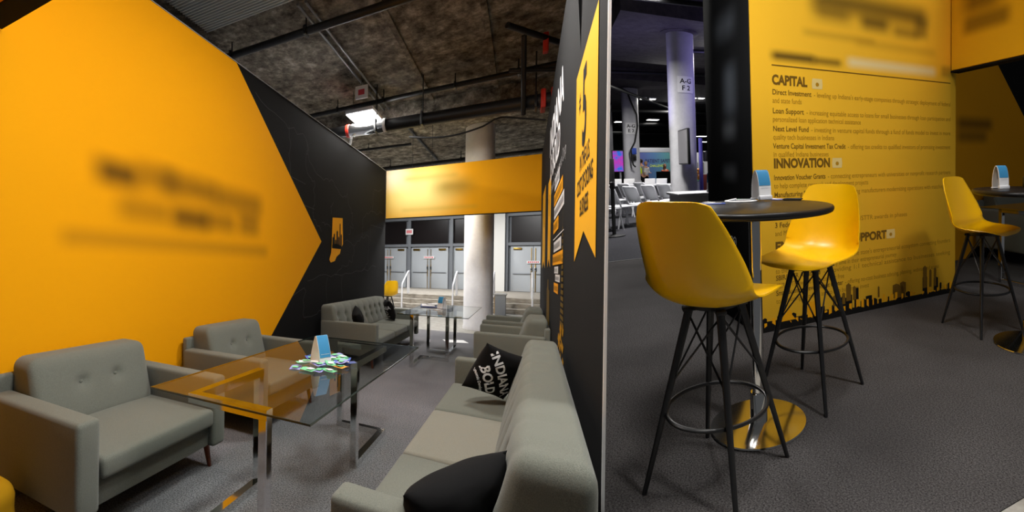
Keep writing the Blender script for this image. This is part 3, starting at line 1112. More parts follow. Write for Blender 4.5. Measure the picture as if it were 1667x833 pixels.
# ------------------------------------------------------------------ column, stairs and doors behind
q = B().lathe([(.345, 0), (.345, .08), (.335, .1), (.335, CE)], n=48)
cb = Fr(LR, (-.98, 10.6, 0))
build('column', cb, q, 'white_paint', kind='structure')
q = B().lathe([(.34, CE - .03), (.46, CE - .012), (.46, CE + .002)], n=48)
build('column_collar', cb, q, 'concrete', kind='structure')
fr = Fr(LR, (-.80, 14.2, 0))
o = thing('bin', fr, 'small grey bin with a yellow side panel standing right of the white column', 'bin')
build('body', fr, B().box((-.02, 0, 0), (.3, .35, .66), .015, 2), 'grey_frame', o)
build('side_panel', fr, B().box((-.03, .0, .04), (-.02, .3, .62)), 'gold_print', o, 0, label='yellow side panel')
build('lid', fr, B().box((-.06, -.03, .66), (.33, .38, .70), .01, 2), 'greycloth', o)

q = B()
for k in range(3):
    q.box((-14, 14.92 + .32 * k, 0), (1.4, 15.6, .1667 * (k + 1)), .012, 1)
q.box((-14, 15.58, 0), (1.4, 20.7, .5))
build('stair_steps', L0, q, 'stair', kind='structure', smooth=30)
q = B().box((-14, 20.62, .5), (1.4, 20.8, CE))
bw = build('wall_back', L0, q, 'grey_frame', kind='structure', smooth=0)
q = B().box((-1.27, 20.3, .5), (-.78, 20.7, CE))
build('pilaster', L0, q, 'white_wall', kind='structure', smooth=0)
nd = 0
for a0 in (-9.35, -7.27, -5.19, -3.13, -.62):
    nd += 1
    fr = Fr(LR, (a0, 20.56, .5))
    wd = 1.97
    o = thing('door_%d' % nd, fr, None, None, kind='structure')
    for k in range(2):
        x0 = .07 + k * (wd - .14) / 2
        lf = build('door_leaf', fr, B().box((x0 + .006, 0, .01), (x0 + (wd - .14) / 2 - .006, .05, 2.1), .006, 1), 'grey_door', o)
        hx = x0 + (wd - .14) / 2 - .08 if k == 0 else x0 + .08
        q = B().box((hx - .022, -.022, .62), (hx + .022, 0, 1.2), .006, 1)
        q.box((hx - .012, -.03, .0), (hx + .012, -.012, 2.0), .004, 1)
        build('latch_bar', fr, q, 'brass', lf)
        q = B().box((hx - .035, -.05, .95), (hx + .035, -.02, 1.12), .01, 1)
        build('handle', fr, q, 'steel', lf)
        q = B().box((x0 + .1, -.045, .80), (x0 + (wd - .14) / 2 - .1, -.015, .84), .006, 1)
        build('push_bar', fr, q, 'grey_frame', lf)
        cx = x0 + .28 if k == 0 else x0 + (wd - .14) / 2 - .28
        build('door_closer', fr, B().box((cx - .17, -.06, 1.93), (cx + .17, 0, 2.02), .008, 1), 'brass', lf)
    q = B().box((wd / 2 - .26, -.07, 1.52 if a0 != -.62 else 1.3), (wd / 2 + .26, -.06, 1.64 if a0 != -.62 else 1.42))
    sg = build('door_sign', fr, q, 'white_card', o, 0)
    q = B()
    for m_ in range(6):
        q.flat([(-.22 + .075 * m_, 0), (-.17 + .075 * m_, 0), (-.17 + .075 * m_, .06), (-.22 + .075 * m_, .06)], lambda u, v: (wd / 2 + u, -.072, (1.55 if a0 != -.62 else 1.33) + v))
    build('sign_lettering', fr, q, 'pinkred', sg, 0)
    q = B().box((.09, -.01, 2.28), (wd - .09, .05, 3.45), .004, 1)
    build('transom_panel', fr, q, 'dark_panel', o, 0)
q = B()
for a0 in (-9.35, -7.27, -5.19, -3.13, -1.05, -.72, 1.36):
    q.box((a0 - .07, 20.45, .5), (a0 + .07, 20.64, 4.1), .005, 1)
q.box((-9.4, 20.46, 2.62), (1.4, 20.64, 2.76), .005, 1)
q.box((-9.4, 20.46, 3.98), (1.4, 20.64, 4.14), .005, 1)
build('door_frames', L0, q, 'grey_frame', bw, 0)
fr = Fr(LR, (-5.19, 20.4, 3.25))
o = build('exit_sign', fr, B().box((-.19, 0, 0), (.19, .05, .3), .005, 1), 'white_card', label='white sign with red letters on the mullion above the doors', cat='sign')
q = B()
for k in range(4):
    q.flat([(-.14 + .07 * k, .07), (-.09 + .07 * k, .07), (-.09 + .07 * k, .23), (-.14 + .07 * k, .23)], lambda u, v: (u, -.004, v))
build('sign_lettering', fr, q, 'pinkred', o, 0)
for a0, lb in ((-4.0, 'white stair handrail furthest left, beside the yellow stool'), (-2.19, 'white stair handrail just left of the white column'), (-.93, 'white stair handrail peeping out right of the white column'), (.25, 'white stair handrail next to the black slogan wall')):
    fr = Fr(LR, (a0, 14.75, 0))
    o = thing('handrail', fr, lb, 'handrail', 'handrails on the stairs')
    build('rail', fr, B().tube([(0, -.02, .02), (0, 0, .86), (0, .05, .93), (0, .85, 1.37), (0, 1.0, 1.40), (0, 1.02, 1.2), (0, 1.02, .52)], .028, 8), 'white_plastic', o)
    build('post', fr, B().cyl((0, .8, .5), (0, .8, 1.36), .022, n=8), 'white_plastic', o)
lampbox(LR, (-3.3, 18.0, 3.85), 1.1, .5, 'flat ceiling lamp seen just below the header board', None, .9)
lampbox(LR, (.25, 17.0, 3.75), .3, .3, 'small round white lamp beside the right end of the header board', None, 1.0)
for a0 in (-6.0, -2.0):
    la = bpy.data.lights.new('stair_light', 'AREA')
    la.shape, la.size, la.size_y, la.energy = 'RECTANGLE', 3, 1, 230
    lo = bpy.data.objects.new('stair_light', la)
    COL.objects.link(lo)
    lo.location = LR.pt((a0, 16.5, 4.8))


# ================================================================== BAR STOOLS AND TABLES
def spline(P, s):
    n = len(P) - 1
    x = max(0, min(.99999, s)) * n
    i = int(x)
    f = x - i
    p = [P[max(0, min(n, i + k))] for k in (-1, 0, 1, 2)]
    return [.5 * (2 * b + (c - a) * f + (2 * a - 5 * b + 4 * c - d) * f * f + (3 * b - a - 3 * c + d) * f ** 3) for a, b, c, d in zip(*p)]


SHELL = [(.232, .738, .165, .000), (.205, .758, .208, .004), (.13, .757, .228, .018), (.05, .746, .238, .032), (-.04, .739, .244, .046), (-.12, .745, .250, .066),
         (-.178, .780, .252, .086), (-.208, .840, .248, .092), (-.226, .915, .236, .080), (-.240, .995, .214, .058), (-.252, 1.07, .188, .036), (-.261, 1.128, .158, .022), (-.266, 1.152, .136, .018)]


def stool(place, base, yaw, legyaw, label, s=1.0, group='yellow bar stools'):
    fr = Fr(place, base, yaw)
    o = thing('bar_stool', fr, label, 'bar stool', group)

    def surf(a, b):
        u, v = a * 2 - 1, b
        if v < .22:
            v = v + .075 * abs(u) ** 4 * (1 - v / .22)
        if v > .8:
            v = v - .075 * abs(u) ** 4 * (v - .8) / .2
        x, z, w, c = spline(SHELL, v)
        x2, z2, _, _ = spline(SHELL, min(1, v + .01))
        x1, z1, _, _ = spline(SHELL, max(0, v - .01))
        d = Vector((x2 - x1, z2 - z1)).normalized()
        nx, nz = d.y, -d.x            # normal on the sitter's side
        if nz < 0 and nx < 0:
            nx, nz = -nx, -nz
        k = c * abs(u) ** 2.4
        return ((x + nx * k) * s, u * w * s * (1 - .05 * abs(u) ** 3 * (c / .09)), (z - nz * -k) * s if False else (z + abs(nz) * k) * s)
    q = B().sheet(surf, 26, 44, .006 * s)
    build('seat_shell', fr, q, 'yellow_plastic', o, 75)
    f2 = Fr(place, base, legyaw)
    zt, rt, rb = .705 * s, .105 * s, .295 * s
    q = B().box((-.13 * s, -.02 * s, zt), (.13 * s, .02 * s, zt + .016 * s), .003, 1)
    q.box((-.02 * s, -.13 * s, zt), (.02 * s, .13 * s, zt + .016 * s), .003, 1)
    q.lathe([(.0, zt + .01 * s), (.1 * s, zt + .012 * s), (.1 * s, zt + .032 * s), (0, zt + .034 * s)], n=24)
    build('swivel_plate', f2, q, 'black_metal', o)
    D = [Vector((cos(pi / 2 * k), sin(pi / 2 * k), 0)) for k in range(4)]

    def on(k, z):
        r = rb + (rt - rb) * z / zt
        return D[k] * r + Vector((0, 0, z))
    for k in range(4):
        q = B().cyl(on(k, 0), on(k, zt + .012 * s), .0095 * s, .017 * s, 14)
        build('leg', f2, q, 'black_metal', o)
    q = B()
    for k in range(4):
        for j in ((k + 1) % 4, (k - 1) % 4):
            q.cyl(on(k, zt - .01 * s) * 1.0, on(j, .42 * s), .0042 * s, n=6)
    build('cross_wires', f2, q, 'black_metal', o)
    rr = (rb + (rt - rb) * .3 * s / zt) - .012 * s
    q = B().tube([(rr * cos(2 * pi * k / 48), rr * sin(2 * pi * k / 48), .3 * s) for k in range(48)], .0085 * s, 8, True)
    build('foot_ring', f2, q, 'black_metal', o)
    return o


def bar_table(place, base, label):
    fr = Fr(place, base)
    o = thing('bar_table', fr, label, 'bar table', 'round black bar tables')
    R = .385
    q = B().lathe([(0, 1.045), (R - .02, 1.045), (R - .006, 1.050), (R, 1.060), (R, 1.068), (R - .005, 1.076), (R - .014, 1.079), (0, 1.079)], n=80)
    build('tabletop', fr, q, 'black_laminate', o, 50)
    q = B().cyl((0, 0, .02), (0, 0, 1.046), .029, n=28)
    q.lathe([(.0, .012), (.042, .012), (.042, .16), (.038, .165), (0, .166)], n=28)
    q.lathe([(0, 1.02), (.1, 1.03), (.1, 1.046), (0, 1.046)], n=28)
    build('pole', fr, q, 'chrome', o, 40)
    q = B().lathe([(0, 0), (.234, 0), (.236, .006), (.232, .011), (.05, .016), (0, .016)], n=80)
    build('base_plate', fr, q, 'steel', o, 30)
    return o


stool(LR, (-3.18, 10.3, 0), 135, 10, 'small yellow bar stool far behind the map wall sofa, by the stairs', 1.0)

# ================================================================== BAR CORNER AND HALL
R0 = Fr(BR)
TW = -3.27


def hidden_edge(a, off=.045):      # where the hall floor stops behind the partition
    return -.1357 * a - off


q = B()
q.prism([(-1.095, hidden_edge(-1.095)), (-1.095, 10.6), (-6.85, 10.6), (-6.85, hidden_edge(-6.85))], lambda u, v, w: (u, v, -.05 + .05 * w))
build('floor', R0, q, 'carpet_bar', kind='structure', smooth=0)
q = B()
q.prism([(-6.85, hidden_edge(-6.85)), (-6.85, 10.6), (-10, 16), (-46, 34), (-46, hidden_edge(-46))], lambda u, v, w: (u, v, -.05 + .045 * w))
build('floor', R0, q, 'carpet_hall', kind='structure', smooth=0)
q = B()
q.prism([(-1.095, hidden_edge(-1.095)), (-1.095, 10.6), (.6, 10.6), (.6, .3)], lambda u, v, w: (u, v, -.05 + .045 * w))
build('floor', R0, q, 'floor_concrete', kind='structure', smooth=0)
q = B().box((-6.86, .9, .0), (-6.83, 2.8, .004))
build('trim_1', R0, q, 'rubber', kind='structure', smooth=0)

# tower: yellow face with the programme, black end with white marks
TH = 3.4
DK = srgb(74, 56, 16)
M['tower_yellow'] = printed('yellow stretched fabric', YELLOW, [
    (1, 1.98, 3.2, 2.48, 2.64, .10, DK, .8), (1, 2.0, 2.35, 2.40, 2.52, .10, DK, .65), (1, 2.45, 2.75, 2.38, 2.5, .08, DK, .8), (1, 2.8, 3.1, 2.36, 2.45, .07, DK, .6), (1, 3.05, 3.2, 2.38, 2.55, .06, DK, .6),
    (1, 1.9, 2.6, 2.26, 2.31, .05, srgb(170, 126, 26), .5), (1, 2.4, 3.3, 2.24, 2.29, .06, srgb(180, 132, 26), .5),
    (1, 1.63, 2.0, 2.05, 2.11, .05, srgb(60, 44, 12), .95), (1, 1.98, 2.25, 2.05, 2.10, .045, srgb(80, 60, 14), .8), (1, 2.32, 3.30, 2.06, 2.13, .05, srgb(232, 214, 160), .85), (1, 3.38, 3.52, 2.06, 2.16, .04, srgb(150, 112, 26), .6)])
M['tower_black'] = printed('black stretched fabric', srgb(30, 31, 33), [
    (0, -3.95, -3.55, 2.3, 2.46, .13, srgb(120, 126, 136), .45), (0, -3.78, -3.56, 1.68, 2.05, .12, srgb(130, 138, 150), .5), (0, -3.82, -3.58, 1.50, 1.60, .10, srgb(150, 156, 164), .55),
    (0, -3.84, -3.58, 1.17, 1.25, .09, srgb(150, 156, 164), .5)])
q = B().box((-4.25, 1.45, 0), (TW, 3.58, TH), .008, 2)
tw = build('tower', R0, q, 'tower_black', label='tall boxy display wall with a yellow programme face and a black end', cat='display wall')
q = B().box((TW - .001, 1.455, .0), (TW + .012, 3.575, TH), .005, 2)
yf = build('yellow_face', R0, q, 'tower_yellow', tw, label='yellow printed face')
FX = TW + .0135


def onf(t0, h0):
    return lambda x, y: (FX, t0 + x, h0 + y)


def words(rows, mat, par=None):
    q = B()
    for txt, t0, h0, size, bold, xs in rows:
        q.text(txt, size, onf(t0, h0), bold, xs)
    return build('lettering', R0, q, mat, yf, 0)


T0 = 1.625


def width(txt, bold):
    vs, _ = text_mesh(txt, bold, 'LEFT', 1.0)
    return max(v[0] for v in vs)


words([(h, T0, y, .098, .045, wd / (width(h, .045) * .098)) for h, y, wd in (('CAPITAL', 1.868, .305), ('INNOVATION', 1.245, .505), ('ENTREPRENEUR SUPPORT', .612, 1.09))], 'brown_print')
H2 = [('Direct Investment', 1.792, .34), ('Loan Support', 1.653, .27), ('Next Level Fund', 1.520, .31), ('Venture Capital Investment Tax Credit', 1.390, .66),
      ('Innovation Voucher Grants', 1.152, .46), ('Manufacturing Readiness Grants', 1.022, .56), ('3 Federally Funded', .79, .38),
      ('Entrepreneurship Network', .50, .45), ('SBIR/STTR Assistance', .385, .40), ('Small Business Development Center', .268, .62)]
R2 = [(' - leveling up Indiana\'s early-stage companies through strategic deployment of federal', 'and state funds'),
      (' - increasing equitable access to loans for small businesses through loan participation and', 'personalized loan application technical assistance'),
      (' - investing in venture capital funds through a fund of funds model to invest in more', 'quality tech businesses in Indiana'),
      (' - offering tax credits to qualified investors of promising investment', 'in qualified Indiana businesses'),
      (' - connecting entrepreneurs with universities or nonprofit research partners', 'to help complete research and development projects'),
      (' - supporting manufacturers modernizing operations with matching U.S.', 'companies digital'),
      (' - funding for SBIR/STTR awards in phases', 'and Microelectronics Phase II'),
      (' - supporting the state\'s entrepreneurial ecosystem connecting founders', 'to the resources they need at any time in their entrepreneurial journey'),
      (' - providing 1:1 technical assistance to businesses seeking', 'SBIR/STTR awards at no cost for free'),
      (' - offering no-cost business advising, planning, webinar, and access', 'to cultivating resources and to help businesses invest')]
SZ = .056


ra, rb_, rc_ = [], [], []
for k, ((h, y, wd), (r1, r2)) in enumerate(zip(H2, R2)):
    xs = wd / (width(h, .012) * SZ)
    ra.append((h, T0, y, SZ, .012, xs))
    t1 = T0 + wd + .01
    end = 3.50 if k not in (6, 9) else 2.95 if k == 6 else 3.35
    rb_.append((r1, t1, y - .001, SZ, 0, (end - t1) / (width(r1, 0) * SZ)))
    rc_.append((r2, T0, y - .062, SZ, 0, .74))
words(ra, 'brown_print')
words(rb_, 'brown_faint')
words(rc_, 'brown_faint')
q = B().flat([(T0, 2.012), (3.50, 2.012), (3.50, 2.003), (T0, 2.003)], lambda u, v: (FX, u, v))
build('rule_print', R0, q, 'brown_print', yf, 0)
for tt, hh in ((2.02, 1.89), (2.20, 1.27), (2.76, .64)):
    q = B()
    q.flat([(-.045, -.035), (.045, -.035), (.05, 0), (.045, .045), (-.045, .045), (-.05, 0)], lambda u, v: (FX, tt + u, hh + v))
    ic = build('icon_print', R0, q, 'pale_print', yf, 0)
    q = B().flat([(.016 * cos(k), .016 * sin(k)) for k in [j * pi / 5 for j in range(10)]], lambda u, v: (FX + .001, tt + u, hh + v))
    build('icon_mark', R0, q, 'brown_fainter', ic, 0)
# skyline printed along the foot of the yellow face
q = B()
random.seed(11)
q.flat([(1.46, .0), (3.57, .0), (3.57, .05), (3.0, .05), (2.6, .045), (2.2, .06), (1.9, .075), (1.46, .085)], lambda u, v: (FX, u, v))
tt = 1.5
while tt < 3.52:
    w = random.uniform(.02, .07)
    h_ = random.uniform(.07, .13) + (.10 * exp(-((tt - 2.32) / .1) ** 2) + .12 * exp(-((tt - 3.2) / .12) ** 2)) * random.random() * 1.5
    if random.random() < .75:
        p = [(tt, .03), (tt + w, .03), (tt + w, h_), (tt + w * .6, h_ + random.uniform(0, .02)), (tt, h_)]
        q.flat(p, lambda u, v: (FX + .0004, u, v))
    tt += w * random.uniform(.8, 1.5)
sky = build('skyline_print', R0, q, 'black_print', yf, 0, label='dark city skyline print')
q = B()
tt = 1.52
while tt < 3.5:
    w = random.uniform(.012, .03)
    h_ = random.uniform(.05, .12)
    q.flat([(tt, .035 + random.uniform(0, .03)), (tt + w, .035 + random.uniform(0, .03)), (tt + w, h_), (tt, h_)], lambda u, v: (FX + .001, u, v))
    tt += w + random.uniform(.012, .05)
for c0, w in ((1.72, .07),):
    q.flat([(c0 - w, .06)] + [(c0 + w * .55 * cos(pi - pi * k / 8), .10 + .05 * sin(pi * k / 8)) for k in range(9)] + [(c0 + w, .06)], lambda u, v: (FX + .0012, u, v))
for c0 in (1.9, 1.95):
    q.flat([(c0, .05), (c0 + .045, .05), (c0 + .045, .17), (c0, .175)], lambda u, v: (FX + .0012, u, v))
build('lit_buildings', R0, q, 'orange_print', sky, 0)
q = B()
for c0, w, h0, h1 in ((2.30, .05, .12, .27), (2.36, .03, .12, .24), (2.25, .03, .1, .2), (2.16, .035, .1, .19), (3.17, .05, .1, .31), (3.24, .03, .1, .27), (3.3, .03, .1, .28), (2.62, .02, .1, .2), (2.85, .12, .06, .17), (2.82, .08, .1, .19), (2.9, .07, .1, .2)):
    q.flat([(c0 - w / 2, h0), (c0 + w / 2, h0), (c0 + w / 2, h1 * .93), (c0, h1), (c0 - w / 2, h1 * .95)], lambda u, v: (FX + .0008, u, v))
build('towers_print', R0, q, 'brown_print', sky, 0)
# white mark on the black end: four loops over a box
q = B()


def ring(c0, h0, ra_, rb2, w, ang):
    ps = []
    for k in range(25):
        g = 2 * pi * k / 24
        for rr in (1, 1 - w):
            x, y = ra_ * rr * cos(g), rb2 * rr * sin(g)
            ps.append((c0 + x * cos(ang) - y * sin(ang), h0 + x * sin(ang) + y * cos(ang)))
    for k in range(24):
        q.add([(p[0], 1.449, p[1]) for p in (ps[2 * k], ps[2 * k + 2], ps[2 * k + 3], ps[2 * k + 1])], [(0, 1, 2, 3)])


for sx in (-1, 1):
    for sy, c2 in ((1, .652), (-1, .575)):
        ring(-3.66 + sx * .030, c2, .036, .045, .30, sx * sy * -.35)
        ring(-3.66 + sx * .030, c2, .012, .016, .99, 0)
q.add([(-3.665 + x, 1.449, y) for x, y in ((-.05, .43), (.055, .43), (.055, .525), (-.05, .535))], [(0, 1, 2, 3)])
build('emblem_print', R0, q, 'white_print', tw, 0, label='white emblem of four loops over a box')

# header and inner wall of the lounge seen past the tower
M['inner_orange'] = printed('inner orange fabric', srgb(226, 156, 10), [
    (1, 4.75, 5.4, 1.68, 1.82, .09, DARKTXT, .7), (1, 4.75, 5.3, 1.52, 1.66, .09, DARKTXT, .6)])
M['header_bar'] = printed('bar header fabric', srgb(226, 172, 26), [(0, -3.1, -2.7, 2.58, 2.9, .12, DARKTXT, .7), (0, -3.1, -2.62, 2.42, 2.56, .07, DARKTXT, .65)])
q = B().box((-3.252, 3.5, 2.12), (-1.0, 3.6, TH), .006, 1)
hb = build('header_board', R0, q, 'header_bar', label='orange header board with blurred lettering reaching right from the yellow tower', cat='header board')
q = B().box((-3.252, 3.498, 2.105), (-1.0, 3.602, 2.12))
build('bottom_edge', R0, q, 'black_cloth', hb, 0)
q = B().box((-4.5, 3.6, 0), (-4.3, 10.5, TH))
ww = build('wall_inner', R0, q, 'black_cloth', kind='structure', smooth=0)
q = B().flat([(3.6, 0), (4.9, 0), (6.75, 1.1), (5.45, 2.62), (5.1, TH), (3.6, TH)], lambda u, v: (-4.296, u, v))
build('arrow_print', R0, q, 'inner_orange', ww, 0, label='orange arrow print on the inner wall')
q = B().box((-4.5, 10.4, 0), (-.9, 10.5, TH))
build('wall_far', R0, q, 'black_cloth', kind='structure', smooth=0)

# stools and tables
stool(BR, (-1.85, .648, 0), 127, 81, 'yellow bar stool in the foreground, its back to the viewer')
stool(BR, (-2.27, 1.35, 0), -62, 72, 'yellow bar stool facing the viewer in front of the yellow programme wall')
stool(BR, (-2.45, 2.98, 0), 14, 39, 'yellow bar stool side on beside the further bar table')
bar_table(BR, (-2.12, .95, 0), 'round black bar table on a chrome pole between two yellow stools')
bar_table(BR, (-2.035, 2.965, 0), 'round black bar table cut off by the right edge of the picture')
BT = 1.0795
tent_card(BR, (-2.36, 1.10, BT + .0075), 8, 'blue and white table sign on the foreground bar table', .76)
tent_card(BR, (-2.20, 2.86, BT), -14, 'blue and white table sign on the bar table at the right edge', .78)


def flatthing(name, place, base, yaw, w, d, h_, mat, label, cat, pr=None, bev=.001):
    fr = Fr(place, base, yaw)
    o = build(name, fr, B().box((-w / 2, -d / 2, 0), (w / 2, d / 2, h_), bev, 1), mat, label=label, cat=cat)
    if pr:
        build('print', fr, B().flat([(-.35, -.35), (.35, -.35), (.35, .2), (-.35, .2)], lambda u, v: (u * w, v * d, h_ + .0006)), pr, o, 0)
    return o


fr = Fr(BR, (-2.30, 1.26, BT), 50)
o = thing('badge_clip', fr, 'black open frame lying at the right side of the foreground bar table', 'clip')
q = B()
for lo, hi in (((-.05, -.03, 0), (.05, -.018, .008)), ((-.05, .018, 0), (.05, .03, .008)), ((-.05, -.018, 0), (-.038, .018, .008)), ((.038, -.018, 0), (.05, .018, .008))):
    q.box(lo, hi, .002, 1)
build('frame', fr, q, 'black_paint', o)
build('card', fr, B().box((-.036, -.017, .001), (.036, .017, .003)), 'brown_card', o, 0)
fr = Fr(BR, (-2.40, 1.0, BT), 35)
o = build('coaster', fr, B().lathe([(0, 0), (.085, 0), (.088, .003), (.085, .006), (0, .006)], n=40), 'white_card', label='white oval mat under the table sign on the foreground bar table', cat='mat')
build('print', fr, B().lathe([(0, .0062), (.06, .0062), (.06, .0072), (0, .0072)], n=30), 'grey_print', o)
flatthing('leaflet', BR, (-2.40, 1.19, BT), 20, .13, .06, .004, 'leaf_lav', 'lavender leaflet right of the table sign on the foreground bar table', 'leaflet', 'white_print')
flatthing('leaflet', BR, (-2.48, 1.06, BT), 60, .10, .05, .004, 'leaf_green', 'green leaflet behind the table sign on the foreground bar table', 'leaflet', 'navy_card')
flatthing('leaflet', BR, (-2.33, .82, BT), 70, .12, .05, .004, 'leaf_blue', 'pale blue leaflet at the left side of the foreground bar table', 'leaflet', 'white_print')
flatthing('card', BR, (-2.42, .83, BT), 30, .06, .03, .004, 'white_card', 'small white card behind the pale blue leaflet', 'card')
fr = Fr(BR, (-2.40, .935, BT), 20)
build('pen_cap', fr, B().cyl((0, 0, .008), (.03, .02, .014), .006, n=10), 'white_plastic', label='small white cap at the back of the foreground bar table', cat='cap')
# camera on the further table
fr = Fr(BR, (-2.10, 3.06, BT), 65)
o = thing('camera', fr, 'black camera lying on the bar table at the right edge', 'camera')
build('body', fr, B().box((-.035, -.07, 0), (.035, .06, .085), .012, 2), 'black_paint', o)
build('lens', fr, B().cyl((0, -.06, .05), (0, -.125, .05), .036, .04, 24), 'black_metal', o)
build('viewfinder', fr, B().box((-.02, -.02, .085), (.02, .03, .108), .006, 1), 'black_paint', o)

# lounge pieces glimpsed behind the third stool
seat_unit('armchair', Fr(BR, (-4.26, 5.0, 0), 0), 1.0, .85, 'dark armchair glimpsed behind the third yellow stool', 'armchair', buttons=2)
fr = Fr(BR, (-3.45, 4.1, 0))
o = thing('glass_table', fr, 'glass table glimpsed behind the third yellow stool', 'table')
build('tabletop', fr, B().box((0, 0, .775), (1.0, 1.3, .787)), 'glass', o, 0)
q = B().bar([(.2, .15, .02), (.8, .15, .02), (.8, .15, .755), (.2, .15, .755), (.2, .15, .02)], .045)
build('chrome_frame', fr, q, 'chrome', o, 0)
q = B().bar([(.2, 1.1, .02), (.8, 1.1, .02), (.8, 1.1, .755), (.2, 1.1, .755), (.2, 1.1, .02)], .045)
build('chrome_frame', fr, q, 'chrome', o, 0)

# ------------------------------------------------------------------ hall beyond
HC = 4.7
q = B()
q.prism([(.6, .1), (.6, 10.6), (-10, 16), (-46, 34), (-46, hidden_edge(-46)), (-9, 1.42), (-3.2, .52), (-1, .25)], lambda u, v, w: (u, v, HC + .45 + .2 * w))
build('ceiling', R0, q, 'concrete_hall', kind='structure', smooth=0)
for a0, a1 in ((-17.0, -11.5), (-27.0, -20.5)):
    q = B()
    q.prism([(a0, hidden_edge(a0) + .0), (a0, -a0 * .5), (a1, -a1 * .5), (a1, 2.05 if a1 > -12 else hidden_edge(a1))], lambda u, v, w: (u, v, HC + .5 * w))
    build('ceiling_drop', R0, q, 'concrete_hall', kind='structure', smooth=0)
q = B()
q.prism([(-3.0, .332), (-46, 5.74), (-46, 5.5), (-3.0, .318)], lambda u, v, w: (u, v, -.05 + (HC + .5) * w))
build('wall_side', R0, q, 'black_cloth', kind='structure', smooth=0)
q = B().box((-46.2, 4, -.2), (-46, 34, 6))
build('wall_end', R0, q, 'black_paint', kind='structure', smooth=0)


def hpipe(p, q_, r, label, mat='black_paint'):
    return pipe('ceiling_pipe', p, q_, r, mat, label, ()) if False else build('ceiling_pipe', Fr(BR, p), B().cyl((0, 0, 0), Vector(q_) - Vector(p), r, n=10), mat, label=label, cat='pipe')


hpipe((-10.1, 1.55, 4.55), (-9.7, 4.2, 4.55), .06, 'thick black rail across the hall ceiling nearest the black partition')
hpipe((-9.75, 1.5, 4.62), (-9.3, 4.2, 4.62), .05, 'second black rail right beside the thick one at the top of the hall')
hpipe((-12.7, 3.9, 4.25), (-12.4, 5.6, 4.3), .05, 'black pipe stub sticking out right of the nearer hall column')
hpipe((-17.5, 2.6, 4.4), (-16.0, 7.5, 4.4), .05, 'black pipe crossing the hall behind the nearer column')
hpipe((-19.0, 2.8, 4.2), (-30.0, 9.5, 4.2), .06, 'dark pipe running away along the hall ceiling')
hpipe((-28.5, 4.4, 4.3), (-27.5, 12, 4.3), .09, 'dark duct pipe crossing the hall far behind the columns')
hpipe((-33, 5.5, 3.9), (-31.5, 13, 3.9), .12, 'thick dark duct pipe low over the conference backdrop')
hpipe((-36, 5.5, 3.5), (-34.0, 15, 3.5), .12, 'furthest dark duct pipe over the hall')


def hall_column(base, r, txt, sign_c, label_s, ht=HC):
    fr = Fr(BR, base)
    q = B().lathe([(r, 0), (r, ht)], n=40)
    q2 = B().lathe([(r, ht - .03), (r * 1.4, ht - .012), (r * 1.4, ht + .003)], n=40)
    build('column', fr, q, 'white_paint', kind='structure')
    build('column_collar', fr, q2, 'concrete_hall', kind='structure')
    # sign curved round the shaft, facing the viewer
    g0 = atan2(-base[1], -base[0]) + sign_c[0]
    h0, w, hh = sign_c[1], sign_c[2], sign_c[3]
    q = B().sheet(lambda u, v: ((r + .008) * cos(g0 + (u - .5) * w / r), (r + .008) * sin(g0 + (u - .5) * w / r), h0 + (v - .5) * hh), 10, 1, -.006)
    sg = build('column_sign', fr, q, 'white_card', label=label_s, cat='sign')
    q = B()
    for k, (row, xs) in enumerate(zip(txt, (1.0, 1.0))):
        q.text(row, hh * .40, lambda x, y: ((r + .016) * cos(g0 + x / r), (r + .016) * sin(g0 + x / r), h0 + hh * (.08 - .42 * k) + y), .02, xs, 'CENTER')
    build('sign_lettering', fr, q, 'black_print', sg, 0)


hall_column((-12.8, 3.72, 0), .345, ('A-G', 'F 2'), (.35, 3.33, .42, .42), 'white sign reading A-G F 2 on the nearer hall column')
hall_column((-22.85, 4.30, 0), .355, ('A-G', 'E 2'), (.08, 2.9, .46, .5), 'white sign reading A-G E 2 on the further hall column')
q = B().lathe([(.40, 0), (.40, HC + .4)], n=32)
build('column', Fr(BR, (-33.0, 4.72, 0)), q, 'white_paint', kind='structure')

# cable and box on the further column
b = B().tube([(-22.3, 3.55, 4.62), (-22.35, 3.9, 4.6), (-22.4, 4.12, 4.5), (-22.40, 4.30, 4.0), (-22.40, 4.50, 3.5), (-22.42, 4.52, 3.0), (-22.40, 4.38, 2.3), (-22.32, 4.18, 1.95), (-22.24, 4.24, 1.3), (-22.24, 4.34, 1.2)], .035, 8)
build('cable', Fr(BR, (0, 0, 0)), b, 'rubber', label='thick black cable hanging down the further hall column', cat='cable')
fr = Fr(BR, (-22.43, 4.34, 1.62), 10)
o = thing('outlet_box', fr, 'small blue and black outlet box on the further hall column', 'outlet')
build('cover', fr, B().box((-.05, -.1, .14), (.03, .1, .42), .01, 1), 'leaf_blue', o)
build('plug', fr, B().box((-.03, -.12, -.14), (.05, .08, .12), .02, 1), 'black_paint', o)

